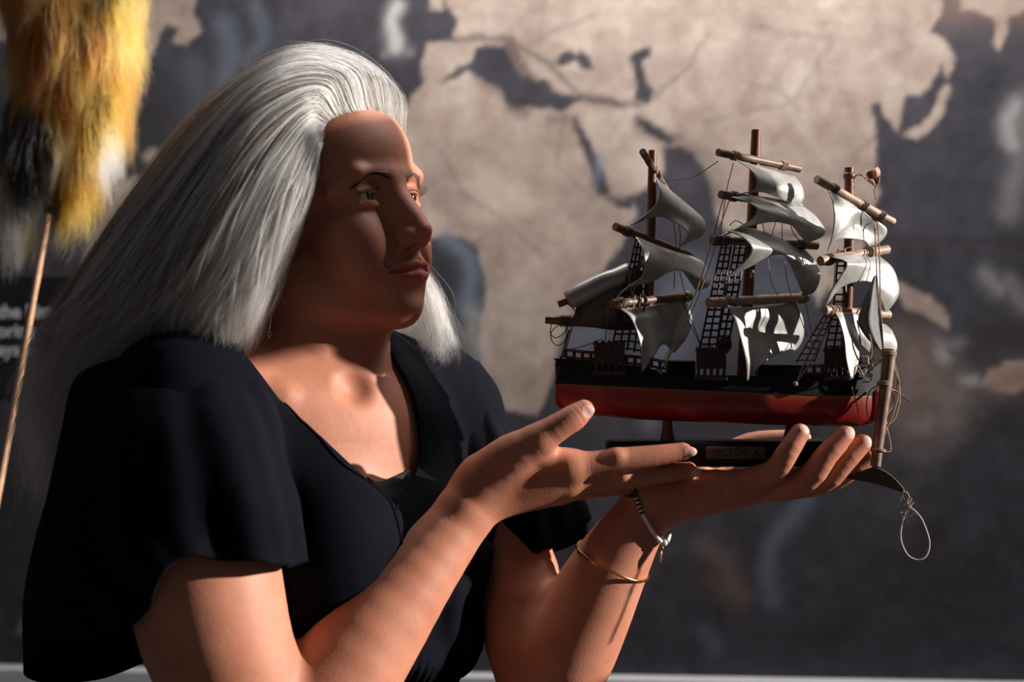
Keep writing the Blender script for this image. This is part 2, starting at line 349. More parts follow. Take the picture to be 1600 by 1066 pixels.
# ------------------------------------------------------------ implicit surface engine (rounded shapes blended into one skin)
class Field:
    def __init__(s): s.pr = []
    def _add(s, fn, lo, hi, k, op): s.pr.append((fn, np.asarray(lo, float), np.asarray(hi, float), k, op))
    def cap(s, a, b, ra, rb, k=.01, op='u'):
        a = np.asarray(a, float); b = np.asarray(b, float); e = b-a; ee = float(e@e)+1e-12; R = max(ra, rb)
        def fn(X, Y, Z):
            t = np.clip(((X-a[0])*e[0]+(Y-a[1])*e[1]+(Z-a[2])*e[2])/ee, 0, 1)
            return np.sqrt((X-a[0]-e[0]*t)**2+(Y-a[1]-e[1]*t)**2+(Z-a[2]-e[2]*t)**2)-(ra+(rb-ra)*t)
        m = R+k+.006; s._add(fn, np.minimum(a, b)-m, np.maximum(a, b)+m, k, op)
    def chain(s, pts, rs, k=.01, op='u'):
        """one smooth tapering limb through pts, blended once with what is there"""
        n = 3*(len(pts)-1)+1 if len(pts) > 2 else 2; tau = .075*max(rs)
        P = spline(pts, n); R = spline(np.asarray(rs, float)[:, None], n)[:, 0]
        seg = [(P[i], P[i+1]-P[i], R[i], R[i+1]) for i in range(n-1)]
        def fn(X, Y, Z):
            ds = []
            for a, e, ra, rb in seg:
                t = np.clip(((X-a[0])*e[0]+(Y-a[1])*e[1]+(Z-a[2])*e[2])/(float(e@e)+1e-12), 0, 1)
                d = np.sqrt((X-a[0]-e[0]*t)**2+(Y-a[1]-e[1]*t)**2+(Z-a[2]-e[2]*t)**2)-(ra+(rb-ra)*t)
                ds.append(d)
            best = ds[0]
            for d in ds[1:]: best = np.minimum(best, d)
            if len(ds) == 1 or max(rs) < .018: return best
            sw = 0; sd_ = 0
            for d in ds:
                w = np.exp(-(d-best)/tau); sw = sw+w; sd_ = sd_+w*d
            return sd_/sw
        m = max(R)+k+.006; s._add(fn, P.min(0)-m, P.max(0)+m, k, op)
    def ell(s, c, r, F=None, k=.01, op='u'):
        c = np.asarray(c, float); r = np.asarray(r, float); F = np.eye(3) if F is None else np.asarray(F)
        def fn(X, Y, Z):
            x, y, z = X-c[0], Y-c[1], Z-c[2]
            q = [F[i, 0]*x+F[i, 1]*y+F[i, 2]*z for i in range(3)]
            k0 = np.sqrt(sum((q[i]/r[i])**2 for i in range(3)))+1e-9
            k1 = np.sqrt(sum((q[i]/r[i]**2)**2 for i in range(3)))+1e-9
            return k0*(k0-1)/k1
        m = max(r)+k+.006; s._add(fn, c-m, c+m, k, op)
    def custom(s, fn, lo, hi, k=.0, op='s'): s._add(fn, lo, hi, k, op)
    @staticmethod
    def _comb(A, d, k, op):
        if op == 'u':
            if k <= 0: return np.minimum(A, d)
            h = np.clip(.5+.5*(d-A)/k, 0, 1); return d+(A-d)*h-k*h*(1-h)
        if op == 's':   # subtract
            d = -d
            if k <= 0: return np.maximum(A, d)
            h = np.clip(.5-.5*(d-A)/k, 0, 1); return d+(A-d)*h+k*h*(1-h)
        if op == 'add': return A+d
    def grid(s, lo, hi, h):
        lo = np.asarray(lo, float); n = np.ceil((np.asarray(hi)-lo)/h).astype(int)+1
        G = [(lo[i]+h*np.arange(n[i])).astype(np.float32) for i in range(3)]
        D = np.full(tuple(n), .06, np.float32)
        for fn, a, b, k, op in s.pr:
            i0 = [int(np.searchsorted(G[i], a[i])) for i in range(3)]; i1 = [int(np.searchsorted(G[i], b[i])) for i in range(3)]
            if any(i1[i] <= i0[i] for i in range(3)): continue
            sl = tuple(slice(i0[i], i1[i]) for i in range(3))
            d = fn(G[0][sl[0]][:, None, None], G[1][sl[1]][None, :, None], G[2][sl[2]][None, None, :])
            D[sl] = s._comb(D[sl], d, k, op)
        return D, lo, h
    def at(s, P):
        D = np.full(len(P), .06); X, Y, Z = P[:, 0], P[:, 1], P[:, 2]
        for fn, a, b, k, op in s.pr:
            m = (X > a[0]) & (X < b[0]) & (Y > a[1]) & (Y < b[1]) & (Z > a[2]) & (Z < b[2])
            if m.any(): D[m] = s._comb(D[m], fn(X[m], Y[m], Z[m]), k, op)
        return D
    def project(s, P, it=2, e=.0004, mx=.001):
        P = P.copy()
        for _ in range(it):
            d0 = s.at(P); g = np.stack([s.at(P+np.eye(3)[i]*e)-d0 for i in range(3)], 1)/e
            n2 = (g**2).sum(1)+1e-9; st = -(d0/n2)[:, None]*g
            ln = np.linalg.norm(st, axis=1, keepdims=True); st *= np.minimum(1, mx/(ln+1e-12)); P += st
        return P

def nets(D, lo, h):
    """naive surface nets -> verts, quads"""
    n = D.shape; ins = D < 0
    c = np.zeros((n[0]-1, n[1]-1, n[2]-1), np.uint8)
    for dx in (0, 1):
        for dy in (0, 1):
            for dz in (0, 1):
                c += ins[dx:n[0]-1+dx, dy:n[1]-1+dy, dz:n[2]-1+dz]
    act = (c > 0) & (c < 8); I = np.argwhere(act); M = len(I)
    idx = np.full(act.shape, -1, np.int32); idx[act] = np.arange(M)
    val = {}
    for dx in (0, 1):
        for dy in (0, 1):
            for dz in (0, 1): val[dx, dy, dz] = D[I[:, 0]+dx, I[:, 1]+dy, I[:, 2]+dz]
    acc = np.zeros((M, 3)); cnt = np.zeros(M)
    for ax in range(3):
        for o1 in (0, 1):
            for o2 in (0, 1):
                a = [0, 0, 0]; oth = [i for i in range(3) if i != ax]; a[oth[0]] = o1; a[oth[1]] = o2
                b = list(a); b[ax] = 1; va, vb = val[tuple(a)], val[tuple(b)]
                m = (va < 0) != (vb < 0); t = np.where(m, va/np.where(m, va-vb, 1), 0)
                p = np.tile(np.array(a, float), (M, 1)); p[:, ax] = t
                acc[m] += p[m]; cnt[m] += 1
    Vt = (I+acc/cnt[:, None])*h+lo
    F = []
    for ax in range(3):
        o = [i for i in range(3) if i != ax]
        s0 = [slice(0, n[i]) for i in range(3)]; s1 = list(s0)
        s0[ax] = slice(0, n[ax]-1); s1[ax] = slice(1, n[ax])
        x = ins[tuple(s0)] != ins[tuple(s1)]
        E = np.argwhere(x); E = E[(E[:, o[0]] > 0) & (E[:, o[0]] < n[o[0]]-1) & (E[:, o[1]] > 0) & (E[:, o[1]] < n[o[1]]-1)]
        def ci(a, b):
            q = E.copy(); q[:, o[0]] -= a; q[:, o[1]] -= b; return idx[q[:, 0], q[:, 1], q[:, 2]]
        q = np.stack([ci(1, 1), ci(0, 1), ci(0, 0), ci(1, 0)], 1)
        fl = ins[E[:, 0], E[:, 1], E[:, 2]]
        if ax == 1: fl = ~fl
        q[~fl] = q[~fl][:, ::-1]
        F.append(q)
    return Vt, np.concatenate(F)

def refine(Vt, T, sel, F, it=2, mx=.001):
    """split the triangles whose corners are all in sel (and close the seams), then pull new points onto the field"""
    E = np.sort(np.concatenate([T[:, [0, 1]], T[:, [1, 2]], T[:, [2, 0]]]), axis=1)
    full = sel[T].all(1); nT = len(T)
    U, inv = np.unique(E[:, 0].astype(np.int64)*len(Vt)+E[:, 1], return_inverse=True)
    inv = inv.reshape(3, nT)
    mark = np.zeros(len(U), bool); mark[inv[:, full].ravel()] = True
    a = U//len(Vt); b = U % len(Vt); nid = np.full(len(U), -1); nid[mark] = len(Vt)+np.arange(mark.sum())
    NV = F.project((Vt[a[mark]]+Vt[b[mark]])/2, it, mx=mx)
    V2 = np.vstack([Vt, NV]); out = []
    e = nid[inv]; k = (e >= 0).sum(0)
    out.append(T[k == 0])
    m = k == 3; t = T[m]; x = e[:, m]
    out += [np.stack([t[:, 0], x[0], x[2]], 1), np.stack([x[0], t[:, 1], x[1]], 1), np.stack([x[2], x[1], t[:, 2]], 1), np.stack([x[0], x[1], x[2]], 1)]
    for r in range(3):                       # one split edge
        m = (k == 1) & (e[r] >= 0); t = np.roll(T[m], -r, 1); x = e[r, m]
        out += [np.stack([t[:, 0], x, t[:, 2]], 1), np.stack([x, t[:, 1], t[:, 2]], 1)]
        m = (k == 2) & (e[r] < 0); t = np.roll(T[m], -r, 1); y = e[(r+1) % 3, m]; z = e[(r+2) % 3, m]
        out += [np.stack([t[:, 0], t[:, 1], y], 1), np.stack([t[:, 0], y, z], 1), np.stack([z, y, t[:, 2]], 1)]
    return V2, np.concatenate(out)

# ------------------------------------------------------------ the woman: frames
yaw, pit, rol = math.radians(34), math.radians(9), math.radians(3)
hf = np.array([math.cos(yaw)*math.cos(pit), -math.sin(yaw)*math.cos(pit), math.sin(pit)])
hl = np.array([math.sin(yaw), math.cos(yaw), 0])
hu = np.cross(hf, hl)
hl, hu = hl*math.cos(rol)+hu*math.sin(rol), hu*math.cos(rol)-hl*math.sin(rol)
HO = V(594, 311, -30)
HF = np.stack([hf, hl, hu])
def H(f, l, u): return HO + (hf*f+hl*l+hu*u)*.001
tf = np.array([.64, -.77, 0]); tl = np.array([.77, .64, 0])
TF = np.stack([tf, tl, [0, 0, 1.0]])

B = Field()
mm = .001
# --- torso
TC = V(490, 800, 55)
B.ell(TC, (.088, .140, .165), TF, .02)
B.ell(V(498, 1000, 60), (.085, .125, .16), TF, .03)
for s_, c in ((1, V(645, 850, 20)), (-1, V(520, 850, -105))): B.ell(c, (.056, .056, .058), TF, .02)
B.cap(V(520, 640, 60), V(682, 645, 215), .052, .040, .03)
B.cap(V(500, 640, 50), V(300, 650, -130), .055, .05, .03)
B.ell(V(545, 700, -10), (.045, .10, .07), TF, .03)
# --- neck
B.cap(H(-84, 0, -50), V(510, 625, 50), .054, .058, .012)
B.cap(H(-100, 0, -40), V(478, 610, 90), .040, .060, .02)
B.cap(V(500, 600, 60), V(660, 615, 195), .040, .030, .05)
B.cap(V(480, 600, 50), V(330, 610, -90), .040, .030, .05)
# sternomastoids, windpipe, collar bones
B.cap(H(-92, -50, -55), V(534, 622, -50), .012, .007, .014)
B.cap(H(-92, 50, -55), V(569, 622, -28), .012, .007, .014)
B.cap(H(-40, 0, -110), V(548, 606, -32), .020, .012, .02)
B.cap(V(574, 628, -34), V(640, 610, 60), .0075, .007, .012); B.cap(V(640, 610, 60), V(715, 600, 195), .007, .009, .014)
B.cap(V(532, 632, -58), V(440, 622, -120), .0075, .008, .014); B.cap(V(440, 622, -120), V(330, 600, -140), .008, .009, .014)
B.ell(V(556, 604, -78), (.010, .012, .011), TF, .014, 's')
# --- near arm
sh = [V(285, 640, -150), V(300, 760, -200), V(318, 900, -235), V(350, 1030, -240), V(425, 1150, -215)]
B.chain(sh, [.056, .062, .064, .060, .048], .02)
B.chain([V(425, 1150, -215), V(500, 1100, -195), V(575, 1000, -165), V(650, 902, -130), V(712, 822, -98), V(748, 776, -80)], [.048, .050, .044, .034, .0275, .0245], .012)
B.chain([V(728, 796, -96), V(758, 760, -80)], [.022, .022], .01)
# --- near hand: palm seen from the back, thumb up
wr = V(752, 768, -82)
M2, M3, M4, M5 = V(888, 730, -98), V(884, 754, -74), V(872, 768, -50), V(852, 774, -26)
B.chain([wr, M2], [.021, .0155], .012); B.chain([wr, M3], [.021, .0145], .012); B.chain([wr, M4], [.020, .0120], .012); B.chain([wr, M5], [.018, .0100], .012)
B.chain([V(762, 742, -96), V(800, 712, -116), V(842, 689, -128)], [.021, .0190, .0145], .012)
B.chain([V(840, 688, -128), V(878, 664, -132), V(896, 653, -130), V(912, 641, -127)], [.0140, .0115, .0112, .0088], .004)
B.chain([V(838, 704, -116), V(866, 717, -102)], [.0085, .0095], .008)
B.chain([M2, V(930, 725, -98), V(968, 719, -96), V(1020, 713, -90), V(1064, 706, -84)], [.0132, .0110, .0106, .0094, .0078], .007)
B.ell(V(1069, 705, -84), (.0072, .0062, .0060), None, .003)
B.chain([M3, V(935, 749, -74), V(975, 746, -70), V(1030, 740, -64), V(1076, 735, -58)], [.0122, .0104, .0100, .0088, .0073], .006)
B.chain([M4, V(930, 762, -46), V(965, 759, -38), V(1010, 752, -24), V(1035, 748, -10)], [.0105, .0088, .0086, .0075, .0062], .004)
B.chain([M5, V(900, 762, -10), V(935, 756, 0), V(965, 752, 8), V(990, 749, 14)], [.0098, .0082, .0078, .0068, .0058], .004)
for p in (V(930, 714, -112), V(966, 706, -100)): pass
B.ell(V(963, 712, -106), (.0050, .0050, .0040), None, .008)     # knuckle
B.ell(V(972, 744, -82), (.0046, .0050, .0040), None, .008)
# --- far arm
B.chain([V(706, 650, 200), V(765, 790, 152), V(806, 900, 95), V(826, 1010, 62), V(850, 1088, 40)], [.040, .039, .040, .039, .035], .02)
B.chain([V(850, 1088, 40), V(880, 1030, 26), V(915, 960, 15), V(952, 888, 5), V(990, 825, 0), V(1024, 783, 0)], [.038, .044, .041, .035, .028, .0235], .012)
# --- far hand: palm up beneath the stand
w2 = V(1026, 780, 0)
N5, N4, N3, N2 = V(1176, 752, -52), V(1206, 762, -22), V(1218, 762, 12), V(1212, 760, 44)
B.chain([w2, V(1090, 765, -22), N5], [.020, .0165, .0105], .012); B.chain([w2, N4], [.019, .0105], .014)
B.chain([w2, N3], [.019, .0105], .014); B.chain([w2, V(1100, 762, 35), N2], [.019, .0150, .0105], .014)
B.chain([N5, V(1212, 736, -76), V(1230, 708, -88), V(1250, 677, -84)], [.0120, .0108, .0096, .0082], .004)
B.chain([N4, V(1262, 747, -66), V(1290, 713, -78), V(1319, 681, -76)], [.0122, .0112, .0100, .0084], .004)
B.chain([N3, V(1284, 752, -44), V(1318, 722, -60), V(1346, 694, -60)], [.0122, .0112, .0100, .0084], .004)
B.chain([N2, V(1290, 752, 4), V(1330, 734, -18), V(1358, 715, -24)], [.0118, .0104, .0092, .0076], .004)
B.chain([V(1060, 752, 55), V(1120, 722, 92), V(1170, 694, 84), V(1215, 688, 72), V(1250, 684, 62)], [.017, .0130, .0100, .0092, .0070], .008)
# --- head
B.ell(H(-72, 0, 36), (.0895, .072, .080), HF, .012)
B.ell(H(-30, 0, -34), (.044, .049, .074), HF, .02)
B.ell(H(-20, 0, 40), (.040, .058, .045), HF, .02)
for s_ in (-1, 1):
    B.chain([H(-72, 49*s_, -48), H(-60, 43*s_, -72), H(-26, 28*s_, -86), H(0, 9*s_, -97)], [.012, .012, .0115, .010], .02)
    B.ell(H(-8, 37*s_, -32), (.022, .020, .022), HF, .022)          # cheekbone
    B.ell(H(-3, 29*s_, -56), (.020, .018, .024), HF, .020)            # cheek
    B.cap(H(17, 8*s_, 17), H(10, 40*s_, 17), .0062, .0058, .012)     # brow ridge
    B.cap(H(10, 40*s_, 17), H(-8, 54*s_, 6), .006, .006, .012)
B.ell(H(5, 0, -97), (.0120, .015, .0120), HF, .018)                 # chin
B.ell(H(9, 0, -70), (.0175, .024, .025), HF, .016)                   # muzzle
for s_ in (-1, 1):
    B.ell(H(20, 31*s_, 1), (.013, .017, .012), HF, .012, 's')        # socket
    B.ell(H(2, 31*s_, 0), (.0134, .0136, .0134), HF, .007)           # lids
    B.cap(H(12.5, 20*s_, 5.5), H(10, 43*s_, 4.0), .0022, .0022, .003)   # upper lid fold
    B.cap(H(12, 22*s_, -8.0), H(9, 42*s_, -7.0), .0020, .0020, .004)
    B.ell(H(13.4, 30.5*s_, -.6), (.0056, .0130, .0036), HF, .0010, 's')  # opening
    B.ell(H(1.2, 31*s_, -.4), (.0118, .0118, .0118), HF, 0)          # keeps the socket closed behind the eyeball
# nose
B.chain([H(13, 0, 12), H(22, 0, -4), H(33, 0, -22), H(40, 0, -35)], [.0078, .0074, .0078, .0080], .010)
B.chain([H(10, 0, 4), H(20, 0, -20), H(27, 0, -38)], [.0120, .0130, .0120], .010)
for s_ in (-1, 1):
    B.ell(H(27, 11*s_, -39), (.0115, .0072, .0085), HF, .007)
    B.ell(H(30, 8*s_, -47.5), (.0068, .0036, .0040), HF, .0015, 's')
    B.cap(H(20, 19*s_, -42), H(17, 28*s_, -60), .0012, .0010, .008, 's')   # smile fold
B.cap(H(36, 0, -40), H(24, 0, -46), .0055, .0045, .005)
# lips
for s_ in (-1, 1):
    B.chain([H(28.0, 2.5*s_, -61.5), H(25.5, 12*s_, -63.5), H(16, 25*s_, -66.8)], [.0048, .0040, .0018], .004)
    B.chain([H(25.5, 0, -72.5), H(23.5, 11*s_, -71.8), H(16, 24*s_, -67.5)], [.0056, .0046, .0018], .004)
    B.chain([H(33, 0, -67), H(29, 11*s_, -67.6), H(17, 26.5*s_, -67.2)], [.0016, .0015, .0014], .002, 's')
B.cap(H(29, 0, -50), H(32, 0, -58), .0022, .0026, .004, 's')          # philtrum
B.cap(H(28, -9, -86), H(28, 9, -86), .0045, .0045, .012, 's')         # under the lower lip
# ears
for s_ in (-1, 1):
    B.ell(H(-86, 71*s_, -20), (.015, .0050, .028), HF, .006)
    B.ell(H(-84, 76*s_, -16), (.008, .0050, .015), HF, .003, 's')
    B.ell(H(-81, 69*s_, -44), (.0075, .0045, .009), HF, .004)
# nails (slightly raised plates) and folds
NAILS = [(V(920, 643, -141), .0062), (V(1080, 708, -96), .0062), (V(1090, 741, -68), .0062), (V(1259, 670, -94), .0055), (V(1331, 676, -88), .0062), (V(1358, 690, -72), .0062), (V(1261, 681, 50), .0065)]
for c, ax in ((V(917, 641, -135), (.0066, .0040, .0048)), (V(1076, 706, -92), (.0072, .0030, .0045)), (V(1084, 738, -65), (.0072, .0030, .0042))): B.ell(c, ax, None, .0015)
B.ell(V(1326, 677, -80), (.0052, .0040, .0058), None, .002); B.ell(V(1352, 691, -66), (.0052, .0040, .0058), None, .002)
B.ell(V(1256, 683, 56), (.0065, .0045, .0042), None, .002)
for a, b_ in ((V(716, 800, -132), V(790, 800, -108)), ): pass

D_, lo_, h_ = B.grid(V(175, 1210, -420)*0+np.array([-.42, -.24, CZ-.36]), np.array([.345, .215, CZ+.262]), .0018)
bv, bq = nets(D_, lo_, h_); del D_
bv = B.project(bv, 1, mx=.0012)
bt = np.concatenate([bq[:, [0, 1, 2]], bq[:, [0, 2, 3]]])
pxs = bv[:, 0]/(1+bv[:, 1]/DIST)/S+800; pys = 533-(bv[:, 2]-CZ)/(1+bv[:, 1]/DIST)/S
hd = np.linalg.norm((bv-H(8, -5, -40))*np.array([1, 1, .75]), axis=1) < .085
hnd = (pxs > 780) & (pys < 800)
bv, bt = refine(bv, bt, hd | hnd, B)
hd = np.linalg.norm(bv-H(14, -22, -3), axis=1) < .032
bv, bt = refine(bv, bt, hd | (np.linalg.norm(bv-H(30, -5, -68), axis=1) < .026), B)
# tint maps: lips, nails, flush
ql = (bv-HO)@HF.T*1000
up = np.clip(1-np.abs(np.hypot((ql[:, 1])/27, (ql[:, 2]+67.5+.02*np.abs(ql[:, 1])**1.0)/np.where(ql[:, 2] > -67.5, 7.6, 9.5))), 0, 1)
lip = np.where((ql[:, 0] > 16) & (np.abs(ql[:, 1]) < 27), np.clip(up*6, 0, 1), 0)
nail = np.zeros(len(bv))
for c, r in NAILS: nail = np.maximum(nail, np.clip((r-np.linalg.norm(bv-c, axis=1))/.0012, 0, 1))
tips = [V(1069, 705, -84), V(1078, 735, -58), V(914, 642, -127), V(1250, 677, -84), V(1320, 680, -76), V(1346, 694, -60), V(1358, 715, -24), H(38, 0, -38), H(-2, -38, -38), H(-2, 38, -38)]
fl = np.zeros(len(bv))
for c in tips: fl = np.maximum(fl, np.exp(-((bv-c)**2).sum(1)/.018**2))

m, nt, bs = new_mat('skin'); skin = m
tc = N(nt, 'ShaderNodeTexCoord'); ov = tc.outputs['Object']
n1 = noise(nt, 22, 4, .6, ov); n2 = noise(nt, 160, 4, .65, ov); vo = N(nt, 'ShaderNodeTexVoronoi', i_Scale=950); L(nt, ov, vo.inputs['Vector'])
base = ramp(nt, n1.outputs[0], [(.3, (.42, .160, .095)), (.7, (.54, .228, .140))]).outputs[0]
fr = ramp(nt, n2.outputs[0], [(.60, (1, 1, 1)), (.74, (.78, .68, .62))]).outputs[0]
base = mixc(nt, .7, base, fr, 'MULTIPLY')
for an, col_, f in (('flush', (.55, .17, .11), .5), ('lips', (.44, .090, .075), .85), ('nail', (.70, .44, .36), .9)):
    a_ = N(nt, 'ShaderNodeAttribute', attribute_name=an); mu = N(nt, 'ShaderNodeMath', operation='MULTIPLY', i_1=f); L(nt, a_.outputs['Fac'], mu.inputs[0])
    base = mixc(nt, mu.outputs[0], base, col_)
L(nt, base, bs.inputs['Base Color']); bs.inputs['Roughness'].default_value = .54; bs.inputs['Specular IOR Level'].default_value = .32
bs.inputs['Subsurface Weight'].default_value = .22; bs.inputs['Subsurface Radius'].default_value = (1, .3, .15); bs.inputs['Subsurface Scale'].default_value = .006
ad = N(nt, 'ShaderNodeMath', operation='ADD'); L(nt, n2.outputs[0], ad.inputs[0]); L(nt, vo.outputs['Distance'], ad.inputs[1])
bump(nt, ad.outputs[0], .35, .00035, bs)

woman = empty('person', 'person with long silver hair in a navy wrap dress, holding up a model ship', 'person')
body = mesh_obj('body', bv, bt, skin, woman, attrs={'lips': lip, 'nail': nail, 'flush': fl})

# eyes
em, nt, bs = new_mat('eye'); 
tc = N(nt, 'ShaderNodeTexCoord')
gd = N(nt, 'ShaderNodeVectorMath', operation='LENGTH'); 
sx = N(nt, 'ShaderNodeSeparateXYZ'); L(nt, tc.outputs['Object'], sx.inputs[0])
cb = N(nt, 'ShaderNodeCombineXYZ'); L(nt, sx.outputs['Y'], cb.inputs['Y']); L(nt, sx.outputs['Z'], cb.inputs['Z']); L(nt, cb.outputs[0], gd.inputs[0])
r_ = ramp(nt, gd.outputs['Value'], [(.0021, (.004, .004, .004)), (.0024, (.035, .02, .012)), (.0054, (.05, .03, .018)), (.0061, (.62, .56, .52))])
# widen the ramp to millimetres
mr = N(nt, 'ShaderNodeMath', operation='MULTIPLY', i_1=100.0); L(nt, gd.outputs['Value'], mr.inputs[0]); L(nt, mr.outputs[0], r_.inputs[0])
for el, p in zip(r_.color_ramp.elements, (.21, .25, .53, .60)): el.position = p
L(nt, r_.outputs[0], bs.inputs['Base Color']); bs.inputs['Roughness'].default_value = .08; bs.inputs['Coat Weight'].default_value = .8
for s_ in (-1, 1):
    b = MB(); b.ball((0, 0, 0), .0120, 32, 24); b.ball((.0045, 0, 0), .0082, 24, 16)
    o = b.build('eyeball', em, woman); o.location = H(1.6, 31*s_, 0)
    g = hf*math.cos(.10)+hl*math.sin(.10); g = g/np.linalg.norm(g); l2 = np.cross(np.array([0, 0, 1.0]), g); l2 /= np.linalg.norm(l2); u2 = np.cross(g, l2)
    o.rotation_euler = Matrix(np.stack([g, l2, u2], 1).tolist()).to_euler()
# ------------------------------------------------------------ navy wrap dress
def in_px(X, Y, Z):
    k = 1+Y/DIST
    return X/k/S+800, 533-(Z-CZ)/k/S
def px_poly(px, py, poly):
    P = np.asarray(poly, float); d = np.full(np.broadcast(px, py).shape, 1e9); ins = np.zeros(d.shape, bool)
    for i in range(len(P)):
        a, b = P[i], P[(i+1) % len(P)]; e = b-a
        t = np.clip(((px-a[0])*e[0]+(py-a[1])*e[1])/(e@e+1e-9), 0, 1)
        d = np.minimum(d, (px-a[0]-e[0]*t)**2+(py-a[1]-e[1]*t)**2)
        with np.errstate(divide='ignore', invalid='ignore'): xx = (b[0]-a[0])*(py-a[1])/(b[1]-a[1]+1e-9)+a[0]
        ins ^= ((a[1] > py) != (b[1] > py)) & (px < xx)
    return np.where(ins, -1, 1)*np.sqrt(d)*S
Dm = Field()
Dm.ell(TC+tf*.002, (.098, .150, .185), TF, .02)
Dm.ell(V(505, 905, 45), (.128, .150, .120), TF, .04)
Dm.ell(V(500, 990, 50), (.118, .150, .095), TF, .03)
for c in (V(645, 850, 16), V(520, 850, -109)): Dm.ell(c, (.062, .062, .070), TF, .025)
Dm.cap(V(560, 650, 70), V(698, 640, 210), .058, .043, .03)
Dm.cap(V(480, 640, 50), V(320, 630, -120), .060, .052, .03)
Dm.cap(V(450, 560, 60), V(350, 590, -100), .022, .02, .04)
Dm.cap(V(622, 566, 120), V(700, 572, 205), .018, .018, .03)
Dm.ell(V(500, 1120, 50), (.105, .137, .14), TF, .012)            # gathered skirt below the waist
# follow the chest and shoulders closely
Dm.ell(V(545, 700, -10), (.050, .105, .075), TF, .02)
Dm.cap(V(520, 640, 60), V(684, 646, 213), .058, .046, .02); Dm.cap(V(500, 640, 50), V(290, 645, -135), .061, .064, .02)
Dm.chain([V(285, 640, -150), V(298, 750, -198)], [.064, .068], .02); Dm.chain([V(704, 650, 200), V(752, 770, 155)], [.050, .047], .02)
# blousing fold over the waist band
for i in range(13):
    a = -1.9+i*.30; c = V(502, 1018+6*math.sin(i*2.1), 50)+tf*.112*math.cos(a)+tl*.142*math.sin(a)
    Dm.ell(c, (.012, .017, .020+.006*math.sin(i*1.7)), TF, .016)
# soft folds that run from bust and waist
FOLDS = [([(745, 1000, 40), (735, 930, 10), (765, 860, 10)], .009), ([(700, 1015, -20), (706, 940, -70), (735, 860, -30)], .008), ([(640, 1000, -110), (668, 930, -100), (690, 850, -60)], .008),
         ([(600, 990, -130), (640, 900, -125), (655, 840, -90)], .007), ([(715, 760, 60), (700, 700, 90), (712, 640, 150)], .008), ([(680, 800, 0), (690, 740, 20), (676, 690, 60)], .006),
         ([(640, 860, -70), (650, 930, -115), (625, 1000, -130)], .006), ([(770, 850, 60), (760, 780, 80), (740, 700, 130)], .007), ([(560, 760, -115), (600, 850, -140), (640, 940, -135)], .006)]
for pts, r in FOLDS:
    w = [V(*p) for p in pts]; Dm.chain(list(spline(w, 7)), list(r*np.sin(np.linspace(.35, 2.8, 7))), .016)
neck_poly = [(372, 520), (384, 556), (435, 622), (470, 652), (505, 682), (548, 724), (584, 758), (603, 777), (625, 770), (645, 745), (655, 715), (655, 665), (646, 620), (634, 592), (618, 566), (600, 520), (560, 480), (420, 480)]
def neckcut(X, Y, Z):
    px, py = in_px(X, Y, Z); d = px_poly(px, py, neck_poly)
    return np.maximum(d, Y-(.07+.06*np.clip((px-500)/120, 0, 1)))
Dm.custom(neckcut, (-.3, -.3, CZ-.16), (-.04, .16, CZ+.04), .003, 's')
def ripples(X, Y, Z):
    return .0012*np.sin(X*60+Z*38)*np.sin(Y*55-Z*22+1)
Dm.custom(ripples, (-.45, -.25, CZ-.28), (.1, .2, CZ+.02), 0, 'add')
def band(X, Y, Z):
    z = (Z-(CZ-.292))/.016; a = np.arctan2((X+.165)*tl[0]+(Y-.03)*tl[1], (X+.165)*tf[0]+(Y-.03)*tf[1])
    g = np.exp(-np.clip(z**2, 0, 20)); return g*(.0045+.0016*np.sin(a*95))
Dm.custom(band, (-.45, -.25, CZ-.36), (.1, .2, CZ-.22), 0, 'add')
D_, lo_, h_ = Dm.grid(np.array([-.36, -.17, CZ-.40]), np.array([.02, .235, CZ+.03]), .0021)
dv, dq = nets(D_, lo_, h_); del D_
dv = Dm.project(dv, 1)
cloth, nt, bs = new_mat('navy_cotton')
tc = N(nt, 'ShaderNodeTexCoord'); ov = tc.outputs['Object']; n1 = noise(nt, 14, 5, .6, ov, .6); n2 = noise(nt, 900, 2, .5, ov)
L(nt, ramp(nt, n1.outputs[0], [(.3, (.0018, .0020, .0042)), (.7, (.0032, .0035, .0080))]).outputs[0], bs.inputs['Base Color'])
bs.inputs['Roughness'].default_value = .85; bs.inputs['Specular IOR Level'].default_value = .07
bs.inputs['Sheen Weight'].default_value = .014; bs.inputs['Sheen Roughness'].default_value = .5; bs.inputs['Sheen Tint'].default_value = (.35, .4, .7, 1)
n3 = noise(nt, 24, 2, .4, ov, .6)
b1 = bump(nt, n3.outputs[0], .35, .006, bs); b2 = N(nt, 'ShaderNodeBump', i_Strength=.2, i_Distance=.0004); L(nt, n2.outputs[0], b2.inputs['Height']); L(nt, b1.outputs[0], b2.inputs['Normal']); L(nt, b2.outputs[0], bs.inputs['Normal'])
cm = cloth
dress = mesh_obj('dress', dv, dq, cm, woman)

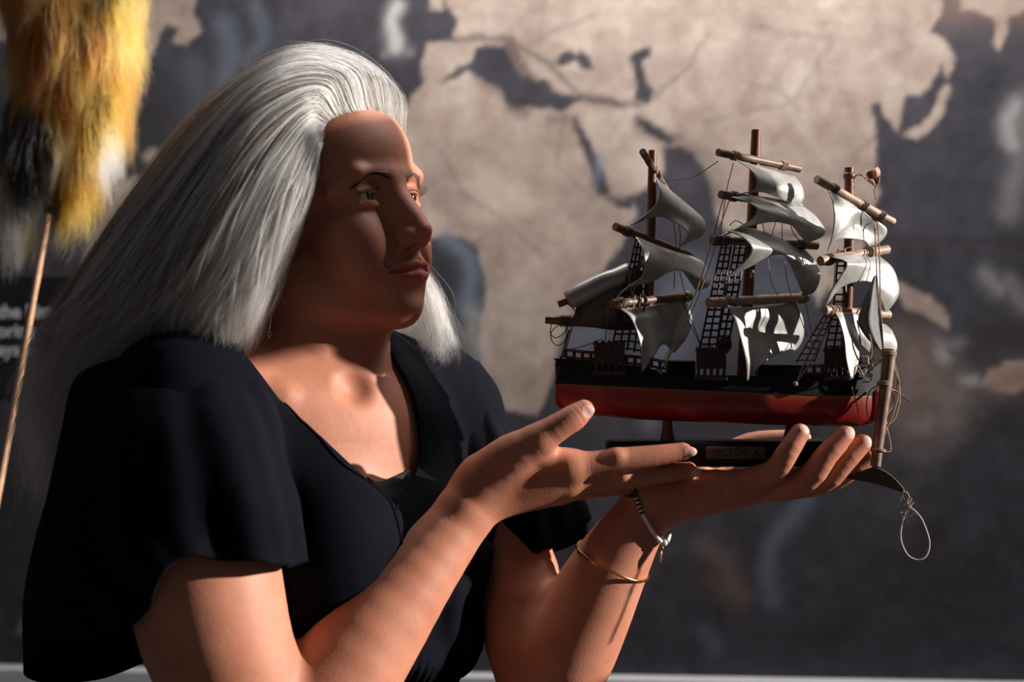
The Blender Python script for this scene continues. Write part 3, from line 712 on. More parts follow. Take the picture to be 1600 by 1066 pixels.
def loft(name, rings, nt_, na, mat, parent, thick=.0025, fold=None, closed=True, seed=0):
    """rings: closed loops of points, top to bottom"""
    R = []
    for ring in rings:
        w = np.array([V(*p) for p in ring]); m_ = len(w)
        ext = np.vstack([w[-2:], w, w[:3]]); t = np.linspace(2, m_+2, na, endpoint=False); i = t.astype(int); u = (t-i)[:, None]
        a, b_, c, d = ext[i-1], ext[i], ext[i+1], ext[i+2]
        R.append(.5*((2*b_)+(-a+c)*u+(2*a-5*b_+4*c-d)*u**2+(-a+3*b_-3*c+d)*u**3))
    R = np.array(R); G = np.stack([spline(R[:, k], nt_) for k in range(na)], 1)      # nt_ x na x 3
    if fold is not None:
        cen = G.mean(1, keepdims=True); rad = G-cen; rad /= np.linalg.norm(rad, axis=2, keepdims=True)+1e-9
        T_, A_ = np.meshgrid(np.linspace(0, 1, nt_), np.linspace(0, 2*math.pi, na, endpoint=False), indexing='ij')
        G = G+rad*fold(T_, A_)[..., None]
    v = G.reshape(-1, 3); f = []
    for i in range(nt_-1):
        for k in range(na): f.append((i*na+k, i*na+(k+1) % na, (i+1)*na+(k+1) % na, (i+1)*na+k))
    o = mesh_obj(name, v, np.array(f), mat, parent)
    md = o.modifiers.new('thickness', 'SOLIDIFY'); md.thickness = thick; md.offset = 0
    return o
# near sleeve: wide puffed bell. loops go: front-right, front, front-left, left, back-left, back, back-right, right
near_rings = [
 [(352,552,-80),(310,540,-100),(262,538,-120),(215,548,-110),(200,556,-60),(230,556,-10),(290,556,0),(345,556,-40)],
 [(398,590,-150),(352,574,-190),(268,562,-205),(165,576,-180),(128,592,-90),(170,600,0),(280,600,20),(385,600,-60)],
 [(436,660,-185),(388,640,-262),(262,640,-290),(140,660,-240),(100,670,-120),(130,690,-10),(260,690,30),(410,680,-70)],
 [(446,730,-200),(410,735,-300),(270,745,-335),(118,760,-275),(76,775,-140),(100,800,-20),(260,800,20),(430,760,-80)],
 [(463,800,-205),(425,812,-320),(272,815,-355),(104,860,-295),(56,880,-160),(90,900,-30),(270,880,0),(445,820,-85)],
 [(476,878,-205),(434,884,-325),(290,876,-362),(120,990,-300),(46,965,-165),(90,1010,-40),(285,960,-10),(455,890,-95)],
]
# loops run the other way round between d and px; give the hem its long drop at the back-left
near_rings[5] = [(477,880,-205),(432,886,-325),(286,874,-364),(196,985,-325),(60,1010,-180),(78,1075,-60),(260,1020,-20),(455,900,-95)]
near_rings[4] = [(463,800,-205),(425,812,-320),(268,815,-355),(118,890,-300),(48,915,-165),(80,930,-40),(270,890,0),(445,820,-85)]
s1 = loft('sleeve', near_rings, 60, 160, cm, dress, fold=lambda T, A: .0038*np.sin(A*7+T*2)*(.3+T)**1.2+.0022*np.sin(A*15+2+T*3)*T+.003*np.sin(T*9+A*2)*(1-T))
far_rings = [
 [(728,560,180),(748,557,200),(765,562,225),(772,575,245),(752,578,255),(728,575,240),(716,570,215),(716,565,190)],
 [(722,610,130),(762,600,150),(786,612,190),(792,625,235),(770,640,270),(735,640,270),(705,635,240),(700,620,170)],
 [(735,690,95),(785,670,105),(815,680,150),(820,690,210),(800,700,265),(760,700,280),(730,695,240),(715,690,160)],
 [(760,780,70),(820,765,50),(882,752,90),(886,760,160),(860,770,220),(810,775,240),(765,780,210),(745,785,140)],
 [(790,862,80),(846,842,45),(905,812,75),(925,800,140),(890,815,200),(840,830,225),(795,845,205),(772,870,140)],
 [(802,896,85),(856,856,55),(905,848,85),(936,828,140),(900,850,200),(850,870,215),(800,890,200),(772,915,140)],
]
far_rings = [[(x-dx, y+dy, d) for x, y, d in r] for r, dx, dy in zip(far_rings, (16, 18, 16, 4, 0, 0), (6, 8, 8, 2, 0, 0))]
s2 = loft('sleeve', far_rings, 50, 120, cm, dress, fold=lambda T, A: .0040*np.sin(A*6+T*5)*(.2+T)+.002*np.sin(A*13+1+T*4)*T)
# wrap seam band and neckline binding, the small black top beneath
b = MB()
w = [V(*p) for p in [(381,556,-95),(435,622,-140),(470,652,-146),(505,682,-148),(548,724,-150),(584,758,-146),(603,780,-140),(616,815,-145),(622,850,-148)]]
w = Dm.project(np.array(spline(w, 60)), 8, mx=.01); b.tube(list(w), .0013, 8)
w = [V(*p) for p in [(617,566,60),(634,592,40),(646,620,10),(655,665,-30),(655,715,-60),(645,745,-90),(627,771,-110),(612,800,-135)]]
w = Dm.project(np.array(spline(w, 50)), 8, mx=.01); b.tube(list(w), .0013, 8)
b.build('neckline_binding', cm, dress)
black_cloth = simple('black_jersey', (.006, .006, .007), .9, vary=.2, scale=200)
sv = []; 
tp = np.array([V(*p) for p in [(560,735,-100),(585,728,-100),(612,722,-90),(640,715,-78),(662,705,-60)]]); bp = np.array([V(*p) for p in [(575,800,-105),(595,812,-110),(612,818,-108),(632,812,-95),(655,800,-75)]])
tp = spline(tp, 16); bp = spline(bp, 16); G = np.array([tp*(1-t)+bp*t for t in np.linspace(.25, 1, 8)])
GP = B.project(G.reshape(-1, 3), 12, mx=.01)
gr = (GP-TC); GP = GP+tf*.0022
f = [(i*16+k, i*16+k+1, (i+1)*16+k+1, (i+1)*16+k) for i in range(7) for k in range(15)]
o = mesh_obj('inner_top', GP, f, black_cloth, woman); md = o.modifiers.new('t', 'SOLIDIFY'); md.thickness = .0015
# long skirt down to the floor, and shoes under it
rings_ = []
v = []; na = 120
for i, t in enumerate(np.linspace(0, 1, 26)):
    z = CZ-.375-(CZ-.375-.05)*t; c = np.array([-.170, .03, z])
    ra = .104+.10*t; rb = .136+.10*t
    for k in range(na):
        a = 2*math.pi*k/na; fo = 1+.05*t*math.sin(a*13)+.03*t*math.sin(a*7+1)+.008*math.sin(a*40)
        v.append(c+tf*ra*fo*math.cos(a)+tl*rb*fo*math.sin(a))
f = [(i*na+k, i*na+(k+1) % na, (i+1)*na+(k+1) % na, (i+1)*na+k) for i in range(25) for k in range(na)]
o = mesh_obj('skirt', v, np.array(f), cm, dress); md = o.modifiers.new('t', 'SOLIDIFY'); md.thickness = .003
for s_ in (-1, 1):
    b = MB(); c = np.array([-.17, .03, 0])+tl*.09*s_
    b.tube([c-tf*.10+np.array([0, 0, .034]), c-tf*.06+np.array([0, 0, .040]), c+tf*.02+np.array([0, 0, .036]), c+tf*.10+np.array([0, 0, .028]), c+tf*.135+np.array([0, 0, .022])], [.026, .036, .038, .036, .016], 16)
    b.box(c+tf*.015+np.array([0, 0, .006]), (.125, .038, .006), np.stack([tf, tl, [0, 0, 1.]], 1), .003)
    b.build('shoe', black_cloth, woman)
# ------------------------------------------------------------ hair
def strands_obj(name, curves, radius, mat, parent, tint=None, taper=.35):
    """curves: list of arrays with the same number of points"""
    P = np.asarray(curves, dtype=np.float32); n, k, _ = P.shape
    hc = bpy.data.hair_curves.new(name); hc.add_curves([k]*n)
    hc.attributes['position'].data.foreach_set('vector', P.ravel()) if 'position' in hc.attributes else hc.position_data.foreach_set('vector', P.ravel())
    ra = hc.attributes.get('radius') or hc.attributes.new('radius', 'FLOAT', 'POINT')
    rr = np.tile(radius*np.linspace(1, taper, k), n).astype(np.float32)
    ra.data.foreach_set('value', rr)
    if tint is not None:
        ta = hc.attributes.new('tint', 'FLOAT', 'CURVE'); ta.data.foreach_set('value', np.asarray(tint, dtype=np.float32))
    hc.materials.append(mat)
    o = bpy.data.objects.new(name, hc); COL.objects.link(o)
    if parent is not None: o.parent = parent
    return o
def hair_mat(name, stops, rough=.35, spec=.5):
    m, nt, bs = new_mat(name); nt.nodes.remove(bs)
    h = N(nt, 'ShaderNodeBsdfHairPrincipled'); h.parametrization = 'COLOR'
    a = N(nt, 'ShaderNodeAttribute', attribute_name='tint'); r = ramp(nt, a.outputs['Fac'], stops)
    L(nt, r.outputs[0], h.inputs['Color']); h.inputs['Roughness'].default_value = rough; h.inputs['Radial Roughness'].default_value = .45
    h.inputs['Random Roughness'].default_value = .3
    L(nt, h.outputs[0], nt.nodes['Material Output'].inputs['Surface']); return m
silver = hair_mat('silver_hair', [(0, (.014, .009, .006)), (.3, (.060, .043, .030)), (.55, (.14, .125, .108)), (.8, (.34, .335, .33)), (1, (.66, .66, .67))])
NS = 34
GUIDES = [
 [(508,222,-96),(497,238,-118),(487,285,-140),(463,345,-155),(430,415,-164),(396,490,-168),(374,548,-162)],
 [(505,200,-96),(482,205,-128),(445,270,-156),(405,350,-172),(370,430,-180),(340,500,-180),(318,556,-172)],
 [(516,184,-92),(482,162,-120),(410,225,-155),(350,320,-172),(300,420,-176),(262,490,-165),(238,535,-150)],
 [(540,176,-76),(505,128,-95),(410,160,-125),(310,285,-150),(235,400,-140),(180,490,-115),(140,540,-95)],
 [(570,176,-52),(540,112,-58),(440,112,-80),(310,232,-100),(200,385,-90),(130,480,-70),(85,555,-55)],
 [(598,182,-25),(570,110,-12),(455,90,-25),(315,190,-30),(195,350,-20),(115,480,0),(50,570,10)],
 [(618,192,8),(600,128,25),(490,88,30),(345,160,40),(225,310,50),(130,440,60),(55,560,50)],
 [(632,208,40),(622,150,62),(530,95,85),(380,150,110),(270,290,120),(170,430,110),(110,560,90)],
]
GW = np.array([[V(*p) for p in g] for g in GUIDES])          # 8 x 7 x 3
GS = np.array([spline(g, NS) for g in GW])                    # along
def guide(a):
    """a in 0..1 across the guides"""
    x = a*(len(GUIDES)-1); i = int(min(max(math.floor(x), 0), len(GUIDES)-2)); u = x-i
    im, ip = max(i-1, 0), min(i+2, len(GUIDES)-1)
    p0, p1, p2, p3 = GS[im], GS[i], GS[i+1], GS[ip]
    return .5*((2*p1)+(-p0+p2)*u+(2*p0-5*p1+4*p2-p3)*u*u+(-p0+3*p1-3*p2+p3)*u**3)
HC_ = H(-72, 0, 20)
tt = np.linspace(0, 1, NS)
curves, tint = [], []
def grow(base, n, spread, o0, o1, w, wf, lmin, fly, tb, tsd, ext=1.0):
    """n strands round one guide, all at once"""
    off = RNG.normal(0, 1, (n, 1, 3))*spread
    fl_ = np.where(RNG.random(n) < fly, RNG.uniform(1.5, 4, n), 1.0)[:, None, None]
    sh = o0+o1*(tt[None, :, None]**1.2)*fl_
    p2 = RNG.uniform(0, 6.28, (n, 1, 3))
    w2 = np.sin(tt[None, :, None]*np.array(wf)+p2)*w*tt[None, :, None]
    c = base[None]+off*sh+w2
    L1 = RNG.uniform(lmin, 1.0, n)*ext
    q = np.clip(tt[None]*L1[:, None]*(NS-1), 0, NS-1.001); i = q.astype(int); u = (q-i)[..., None]; k = np.arange(n)[:, None]
    c = c[k, i]*(1-u)+c[k, i+1]*u
    curves.append(c); tint.append(np.clip(tb+RNG.normal(0, tsd, n), 0, 1))
def clump(a, depth, n, spread, wave, bright=0, flyaway=.12, ext=1.0):
    base = guide(a).copy()
    inw = HC_-base; inw[:, 2] *= .35; inw /= np.linalg.norm(inw, axis=1, keepdims=True)
    base = base+inw*depth*np.clip(tt*3, .15, 1)[:, None]
    ph = RNG.uniform(0, 6.28, 3); fr = RNG.uniform(.8, 1.7, 3)
    base = base+np.sin(tt[:, None]*6.28*fr+ph)*np.array([1, 1, .6])*(wave*tt[:, None]**1.2)
    grow(base, n, spread, .35, .9, spread*.6, (9, 11, 8), .80, flyaway, bright, .20, ext)
# main fall: bright silver near the face, taupe towards the back
for _ in range(950):
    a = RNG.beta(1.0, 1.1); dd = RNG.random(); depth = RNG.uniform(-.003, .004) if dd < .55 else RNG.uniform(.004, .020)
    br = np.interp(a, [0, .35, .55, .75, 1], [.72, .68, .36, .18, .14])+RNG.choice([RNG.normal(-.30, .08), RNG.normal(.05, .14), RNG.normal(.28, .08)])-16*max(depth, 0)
    clump(a, depth, 17, .0014, .011, bright=br, flyaway=.18)
for _ in range(150):                        # loose locks on top, highlights put in as a paler tint
    a = RNG.uniform(0, .62); clump(a, RNG.uniform(-.006, -.002), 9, .0008, .013, bright=.92, flyaway=.1)
for _ in range(60):
    a = RNG.uniform(.2, .9); clump(a, RNG.uniform(-.006, -.002), 9, .0009, .013, bright=.12, flyaway=.1)
# crown and front fluff with extra lift
for _ in range(220):
    a = RNG.uniform(.05, 1.0); clump(a, RNG.uniform(-.007, .0), 7, .003, .006, bright=np.interp(a, [0, .5, 1], [.8, .85, .55]), flyaway=.4, ext=.75)
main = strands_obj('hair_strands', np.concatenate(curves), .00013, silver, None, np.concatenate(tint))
# back mass: from the back of the head over the shoulder, wispy and brown
curves, tint = [], []
BG = [[(360,250,-60),(260,360,-110),(190,470,-110),(150,560,-100),(118,650,-90),(92,740,-70),(72,815,-60)],
      [(340,240,0),(230,350,-30),(150,460,-40),(90,560,-40),(60,640,-40),(66,730,-40),(74,800,-40)],
      [(380,200,60),(280,320,60),(190,430,50),(110,500,40),(60,560,30),(30,630,30),(20,690,30)],
      [(420,260,-120),(330,400,-140),(270,480,-140),(215,530,-130),(165,575,-115),(125,640,-100),(100,720,-80)],
      [(420,300,-100),(350,430,-130),(320,500,-140),(300,530,-140),(270,545,-135),(220,560,-130),(170,580,-120)]]
BS = np.array([spline([V(*p) for p in g], NS) for g in BG])
for _ in range(750):
    i, j = RNG.choice(5, 2, replace=False); u = RNG.uniform(0, 1); base = BS[i]*(1-u)+BS[j]*u
    ph = RNG.uniform(0, 6.28, 3); base = base+np.stack([np.sin(tt*7+ph[0]), np.sin(tt*8+ph[1]), np.sin(tt*9+ph[2])], 1)*.007*tt[:, None]
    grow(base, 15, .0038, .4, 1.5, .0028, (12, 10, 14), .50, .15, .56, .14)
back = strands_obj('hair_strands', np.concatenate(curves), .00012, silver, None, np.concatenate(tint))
# far side, seen below the jaw
curves, tint = [], []
FG = [[(600,230,95),(615,330,125),(640,400,110),(672,450,95),(686,500,95),(672,550,100),(640,570,105)],
      [(590,230,110),(600,340,150),(615,420,140),(640,480,125),(650,530,120),(630,560,120),(606,566,120)],
      [(580,240,120),(590,360,170),(600,430,170),(600,480,160),(606,520,150),(596,550,145),(590,568,140)],
      [(600,230,100),(625,340,130),(655,410,120),(685,470,120),(700,520,125),(705,560,135),(690,590,150)]]
FS = np.array([spline([V(*p) for p in g], NS) for g in FG])
for _ in range(150):
    i, j = RNG.choice(4, 2, replace=False); u = RNG.uniform(0, 1); base = FS[i]*(1-u)+FS[j]*u
    ph = RNG.uniform(0, 6.28, 3); base = base+np.stack([np.sin(tt*8+ph[0]), np.sin(tt*8+ph[1]), np.sin(tt*6+ph[2])], 1)*.009*tt[:, None]
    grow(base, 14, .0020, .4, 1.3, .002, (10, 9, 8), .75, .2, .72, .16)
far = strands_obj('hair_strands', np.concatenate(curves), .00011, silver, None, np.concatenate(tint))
# dense under-hair: one closed body that follows the strands
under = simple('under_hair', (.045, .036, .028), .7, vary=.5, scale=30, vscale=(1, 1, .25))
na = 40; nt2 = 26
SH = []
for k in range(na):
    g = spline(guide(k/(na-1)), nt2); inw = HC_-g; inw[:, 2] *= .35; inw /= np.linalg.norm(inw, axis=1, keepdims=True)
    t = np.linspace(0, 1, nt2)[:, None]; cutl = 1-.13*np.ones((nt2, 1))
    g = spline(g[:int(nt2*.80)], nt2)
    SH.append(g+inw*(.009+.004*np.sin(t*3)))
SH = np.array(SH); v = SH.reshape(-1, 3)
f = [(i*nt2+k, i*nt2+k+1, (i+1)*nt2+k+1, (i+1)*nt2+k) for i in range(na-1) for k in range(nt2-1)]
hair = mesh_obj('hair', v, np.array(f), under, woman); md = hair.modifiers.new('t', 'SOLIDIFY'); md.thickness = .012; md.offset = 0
for o in (main, back, far): o.parent = hair; o['kind'] = 'stuff'
# eyebrows and lashes
brow_m = hair_mat('brow_hair', [(0, (.02, .011, .008)), (1, (.05, .03, .02))])
for s_ in (-1, 1):
    cs = []
    n_ = 700; u = RNG.uniform(0, 1, n_); l = 11+34*u; top = 7.5*(1-u*.75)
    f0 = np.interp(u, [0, .35, .7, 1], [22, 20, 14, 2]); z0_ = np.interp(u, [0, .5, .8, 1], [13.0, 17.0, 17.0, 12.5])+RNG.uniform(-.5, .5, n_)*top
    P3 = lambda f, l, z: HO+(hf[None]*f[:, None]+hl[None]*l[:, None]+hu[None]*z[:, None])*.001
    q = B.project(P3(f0+3, l*s_, z0_), 14, mx=.004)
    dr = P3(f0-1.6-3*u, (l+4)*s_, z0_+np.interp(u, [0, .5, 1], [3.0, 1.4, -1.5]))-P3(f0, l*s_, z0_); dr /= np.linalg.norm(dr, axis=1, keepdims=True)
    nrm = q-H(-72, 0, 30); nrm /= np.linalg.norm(nrm, axis=1, keepdims=True); ln = RNG.uniform(.004, .0065, (n_, 1))
    cs = np.stack([q+dr*ln*t+nrm*(.0003+.0013*math.sin(t*2.6)) for t in np.linspace(0, 1, 5)], 1)
    strands_obj('eyebrow', cs, .00009, brow_m, woman)
    cs = []
    for k in range(70):
        u = k/69; l = 31+(u-.45)*25; f0 = 13.6-((l-31)/12.5)**2*4.0; z_ = .9+3.2*(1-((l-30)/13.5)**2)
        p = H(f0+.3, l*s_, z_); out = (hf*(.9)+hl*s_*(u-.35)*.9+hu*.10)
        cs.append([p+(out*t+hu*.55*t*t)*.0078*(.7+.5*u) for t in np.linspace(0, 1, 6)])
    strands_obj('eyelashes', cs, .00011, brow_m, woman, taper=.3)
# ------------------------------------------------------------ the model ship
ship = empty('model_ship', 'old red and black three-masted model ship on a dark stand, with dull grey sails', 'model ship')
ship.location = V(1120, 706, 0)
def S_(o):      # parts are authored in world space: keep them there while parented to the ship's base point
    o.location = Vector(o.location)-ship.location if o.parent is ship else o.location
    return o
wood_d = simple('dark_spar_wood', (.15, .052, .022), .38, vary=.5, scale=90, vscale=(1, 1, .15), bmp=.0004)
wood_l = simple('bleached_spar_wood', (.36, .235, .165), .55, vary=.35, scale=110, bmp=.0006)
wood_m = simple('brown_spar_wood', (.16, .085, .055), .5, vary=.45, scale=110, bmp=.0006)
twine = simple('linen_twine', (.34, .235, .15), .85, vary=.35, scale=700)
thread = simple('dark_thread', (.10, .062, .045), .8, vary=.35, scale=700)
brown_pl = simple('brown_moulded_plastic', (.045, .014, .012), .42, vary=.4, scale=120, bmp=.0003)
black_p = simple('black_hull_paint', (.007, .0075, .009), .6, vary=.5, spec=.25, scale=60, bmp=.0006)
# red hull paint with worn ochre upper edge
red_p, nt, bs = new_mat('red_hull_paint')
tc = N(nt, 'ShaderNodeTexCoord'); ov = tc.outputs['Object']; n1 = noise(nt, 40, 6, .65, ov); n2 = noise(nt, 320, 4, .7, ov)
c = ramp(nt, n1.outputs[0], [(.3, (.15, .003, .004)), (.7, (.27, .007, .007))]).outputs[0]
c = mixc(nt, ramp(nt, n2.outputs[0], [(.70, (0, 0, 0)), (.76, (1, 1, 1))]).outputs[0], c, (.30, .12, .07))
at = N(nt, 'ShaderNodeAttribute', attribute_name='edge'); c = mixc(nt, at.outputs['Fac'], c, (.30, .13, .045))
L(nt, c, bs.inputs['Base Color']); bs.inputs['Roughness'].default_value = .36; bump(nt, n1.outputs[0], .4, .0006, bs)
# sails: stiffened cloth with a satin, slightly metallic sheen and fine streaks
sail_m, nt, bs = new_mat('stiffened_sail_cloth')
tc = N(nt, 'ShaderNodeTexCoord'); uvs = N(nt, 'ShaderNodeAttribute', attribute_name='cloth_uv'); mp = N(nt, 'ShaderNodeMapping'); L(nt, uvs.outputs['Vector'], mp.inputs[0]); mp.inputs['Scale'].default_value = (95, 5, 1)
n1 = noise(nt, 1.0, 4, .7, mp.outputs[0], .3); n2 = noise(nt, 45, 4, .6, tc.outputs['Object'])
c = ramp(nt, n1.outputs[0], [(.3, (.20, .195, .18)), (.66, (.50, .50, .48))]).outputs[0]
c = mixc(nt, .5, c, ramp(nt, n2.outputs[0], [(.3, (.18, .177, .16)), (.7, (.50, .495, .47))]).outputs[0])
L(nt, c, bs.inputs['Base Color']); bs.inputs['Metallic'].default_value = .30; bs.inputs['Roughness'].default_value = .38
bs.inputs['Anisotropic'].default_value = .4; bump(nt, n1.outputs[0], .45, .0006, bs)
brown_sail = simple('brown_sail_cloth', (.075, .058, .040), .75, vary=.3, scale=260, bmp=.0004)
metal = simple('tarnished_steel', (.30, .30, .31), .35, 1.0, vary=.2, scale=200)
pinkish = simple('dried_pinkish_paper', (.52, .25, .19), .7, vary=.25, scale=120)

def part(name, mat, mb, parent=None, smooth=True, deg=40):
    o = mb.build(name, mat, parent or ship, smooth)
    if smooth: sharp(o, deg)
    return S_(o)
# ---- hull
XS = [868, 872, 885, 930, 1000, 1080, 1160, 1240, 1290, 1325, 1350, 1368, 1376]
def hull_tab(x):
    beam = np.interp(x, [868, 885, 940, 1060, 1200, 1300, 1350, 1376], [34, 42, 50, 56, 55, 40, 20, 3])
    seam = np.interp(x, [868, 1090, 1300, 1376], [600, 610, 619, 620]); bot = np.interp(x, [868, 880, 1000, 1200, 1340, 1365, 1376], [630, 645, 656, 664, 667, 661, 640])
    top = np.interp(x, [868, 885, 1000, 1040, 1060, 1200, 1300, 1350, 1376], [560, 561, 572, 582, 585, 588, 584, 574, 566])
    return beam, seam, bot, top
def hull_loft(rows, name, mat, edge=False):
    xs = np.linspace(868, 1376, 70); v = []; ed = []
    for x in xs:
        beam, seam, bot, top = hull_tab(x)
        for (kb, fz) in rows: 
            z = seam+(bot-seam)*fz if fz >= 0 else seam+(seam-top)*fz
            v.append(V(x, z, -beam*kb)); ed.append(max(0, 1-abs(fz)/.09) if edge else 0)
    nr_ = len(rows); n = len(xs)
    f = [(i*nr_+k, i*nr_+k+1, (i+1)*nr_+k+1, (i+1)*nr_+k) for i in range(n-1) for k in range(nr_-1)]
    f.append(tuple(range(nr_))[::-1]); f.append(tuple((n-1)*nr_+k for k in range(nr_)))
    o = mesh_obj(name, v, f, mat, ship, True, {'edge': np.array(ed)}); sharp(o, 45); return S_(o)
prof = [(1.0, 0), (1.0, .06), (.98, .3), (.93, .55), (.82, .78), (.6, .93), (.3, 1.0), (0, 1.0)]
hull_loft(prof+[(-k, z) for k, z in prof[::-1][1:]]+[(-.99, -.02), (0, -.02), (.99, -.02), (1.0, 0)], 'hull', red_p, True)
tp = [(1.03, -.02), (1.04, -.2), (1.0, -.6), (.97, -1.0), (.90, -1.0), (.90, -.78), (0, -.74)]
hull_loft(tp+[(-k, z) for k, z in tp[::-1][1:]]+[(-1.03, -.02), (0, -.03), (1.03, -.02)], 'topside', black_p)
def rail(pts, half, name='rail', post=13, h=11):
    for s_ in (-1, 1):
        b = MB()
        top = [V(x, y, s_*half(x)) for x, y in pts]; b.tube(spline(top, 30), .0016, 6)
        low = [V(x, y+h, s_*half(x)) for x, y in pts]; b.tube(spline(low, 30), .0012, 6)
        x = pts[0][0]+4
        while x < pts[-1][0]:
            y = np.interp(x, [p[0] for p in pts], [p[1] for p in pts]); b.tube([V(x, y, s_*half(x)), V(x, y+h+2, s_*half(x))], .0016, 6); x += post
        part(name, brown_pl, b)
hb = lambda x: hull_tab(x)[0]*.94
rail([(880, 546), (910, 550), (955, 553)], hb); rail([(975, 556), (1010, 560), (1040, 566)], hb)
rail([(1255, 572), (1300, 571), (1345, 566)], hb, h=12)
def bbox(name, x0, x1, y0, y1, d0, d1, mat, bev=.0008, parent=None):
    b = MB(); a, c = V(x0, y1, (d0+d1)/2), V(x1, y0, (d0+d1)/2)
    b.box((a+c)/2, (abs(c[0]-a[0])/2, abs(d1-d0)*S/2, abs(c[2]-a[2])/2), None, bev); return part(name, mat, b, parent, deg=25)
bbox('deckhouse', 1042, 1084, 563, 590, -30, 30, black_p); bbox('deckhouse', 1182, 1256, 569, 592, -26, 26, black_p)
bbox('deckhouse', 885, 940, 558, 575, -32, 32, brown_pl)
bbox('capstan_block', 1344, 1356, 556, 568, -10, 8, wood_l)
# ---- stand
bbox('stand_base', 948, 1290, 688, 727, -42, 42, black_p, .0016)
pl = bbox('name_plate', 1103, 1196, 698, 717, -43.6, -42, simple('bronze_plate', (.13, .08, .065), .5, .1, vary=.25, scale=90), .0003)
def letters(txt, size, ext, mat, parent, loc, rot, align='LEFT', offset=0.0):
    t = bpy.data.curves.new('lettering', 'FONT'); t.body = txt; t.size = size; t.extrude = ext; t.align_x = align; t.align_y = 'CENTER'; t.offset = offset
    o = bpy.data.objects.new('lettering_source', t); COL.objects.link(o); bpy.context.view_layer.update()
    me = bpy.data.meshes.new_from_object(o.evaluated_get(bpy.context.evaluated_depsgraph_get())); bpy.data.objects.remove(o)
    me.materials.clear(); me.materials.append(mat); r = bpy.data.objects.new('lettering', me); COL.objects.link(r); r.parent = parent; r.location = loc; r.rotation_euler = rot; return r
to = letters('VICTOR A', .0092, .0002, simple('engraved_black', (.02, .012, .01), .6), pl, Vector(V(1149, 707.5, -43.9)), (math.pi/2, 0, 0), 'CENTER')
for x, yt in ((1043, 650), (1235, 660)):
    b = MB(); b.tube([V(x, yt, 0), V(x, 672, 0), V(x, 690, 0)], [.0036, .0048, .0072], 14); part('stand_post', wood_d, b)
# ---- masts
def mast(pts, rs, mat=wood_d):
    b = MB(); b.tube(spline([V(*p) for p in pts], 16), list(np.interp(np.linspace(0, 1, 16), np.linspace(0, 1, len(rs)), rs)), 16); return part('mast', mat, b)
m1 = mast([(1020, 235, 0), (1016, 400, 0), (1008, 590, 0)], [.0037, .0042, .0048])
m2 = mast([(1182, 203, 0), (1172, 400, 0), (1160, 600, 0)], [.0044, .0048, .0056])
m3 = mast([(1327, 262, 0), (1326, 420, 0), (1318, 600, 0)], [.0042, .0046, .0052])
b = MB(); b.tube([V(1327, 270, 0), V(1327, 279, 0)], .0052, 14); S_(b.build('mast_band', wood_d, m3))
for o in m3.children: o.location = (0, 0, 0)
def ring_wrap(b, c, axis, r, turns=4, tr=.0006, pitch=.0016):
    axis = axis/np.linalg.norm(axis); a = np.array([0, 0, 1.]) if abs(axis[2]) < .8 else np.array([1., 0, 0]); u = np.cross(axis, a); u /= np.linalg.norm(u); w = np.cross(axis, u)
    t = np.linspace(0, turns*2*math.pi, turns*14)
    b.tube([c+axis*(pitch*(x/6.28-turns/2))+(u*math.cos(x)+w*math.sin(x))*(r+tr*.7) for x in t], tr, 5)
def yard(p, q, r, mat, wraps=(), tw=None, bend=0):
    a, c = V(*p), V(*q); b = MB(); n = 12; pts = [a+(c-a)*t+np.array([0, 0, 1])*bend*math.sin(math.pi*t) for t in np.linspace(0, 1, n)]
    b.tube(pts, [r*(1+.05*math.sin(i*2.3)) for i in range(n)], 14); o = part('yard', mat, b)
    for w in wraps:
        k = MB(); ring_wrap(k, a+(c-a)*w, c-a, r*1.03); lk = k.build('rope_lashing', tw or thread, o); 
    return o
yard((1004, 237, -52), (1040, 295, 50), .0031, wood_m, (.52,), twine)
yard((961, 354, -58), (1078, 400, 56), .0036, wood_d, (.16, .93))
yard((956, 475, -58), (1078, 463, 56), .0040, wood_m, (.10, .95), twine)
yard((1122, 238, -55), (1249, 264, 52), .0034, wood_m, (.20, .79), twine)
yard((1126, 304, -58), (1276, 384, 56)[:0] or (1250, 322, 56), .0036, wood_m, (.16, .9))
yard((1112, 375, -62), (1276, 384, 58), .0038, wood_m, (.05, .12, .84))
yard((1107, 473, -60), (1260, 465, 58), .0043, wood_l, (.17, .95), twine)
yard((1276, 280, -55), (1395, 347, 55), .0037, wood_l, (.22, .60, .83))
yard((1282, 408, -60), (1386, 390, 50), .0042, wood_l, (.12, .70))
yard((1288, 485, -60), (1388, 492, 50), .0040, wood_l, (.10, .2), twine)
# gaff and boom of the mizzen
g_ = MB(); g_.tube([V(872, 475, -8), V(1005, 425, 0)], .0036, 12); part('gaff', wood_d, g_)
g_ = MB(); g_.tube([V(852, 499, -5), V(900, 503, -4), V(1005, 510, 0)], [.0038, .0042, .0036], 12); o = part('boom', wood_d, g_)
for x in (878, 884, 890): 
    k = MB(); ring_wrap(k, V(x, 502, -5), np.array([1., 0, 0]), .0044, 2); k.build('rope_lashing', thread, o)
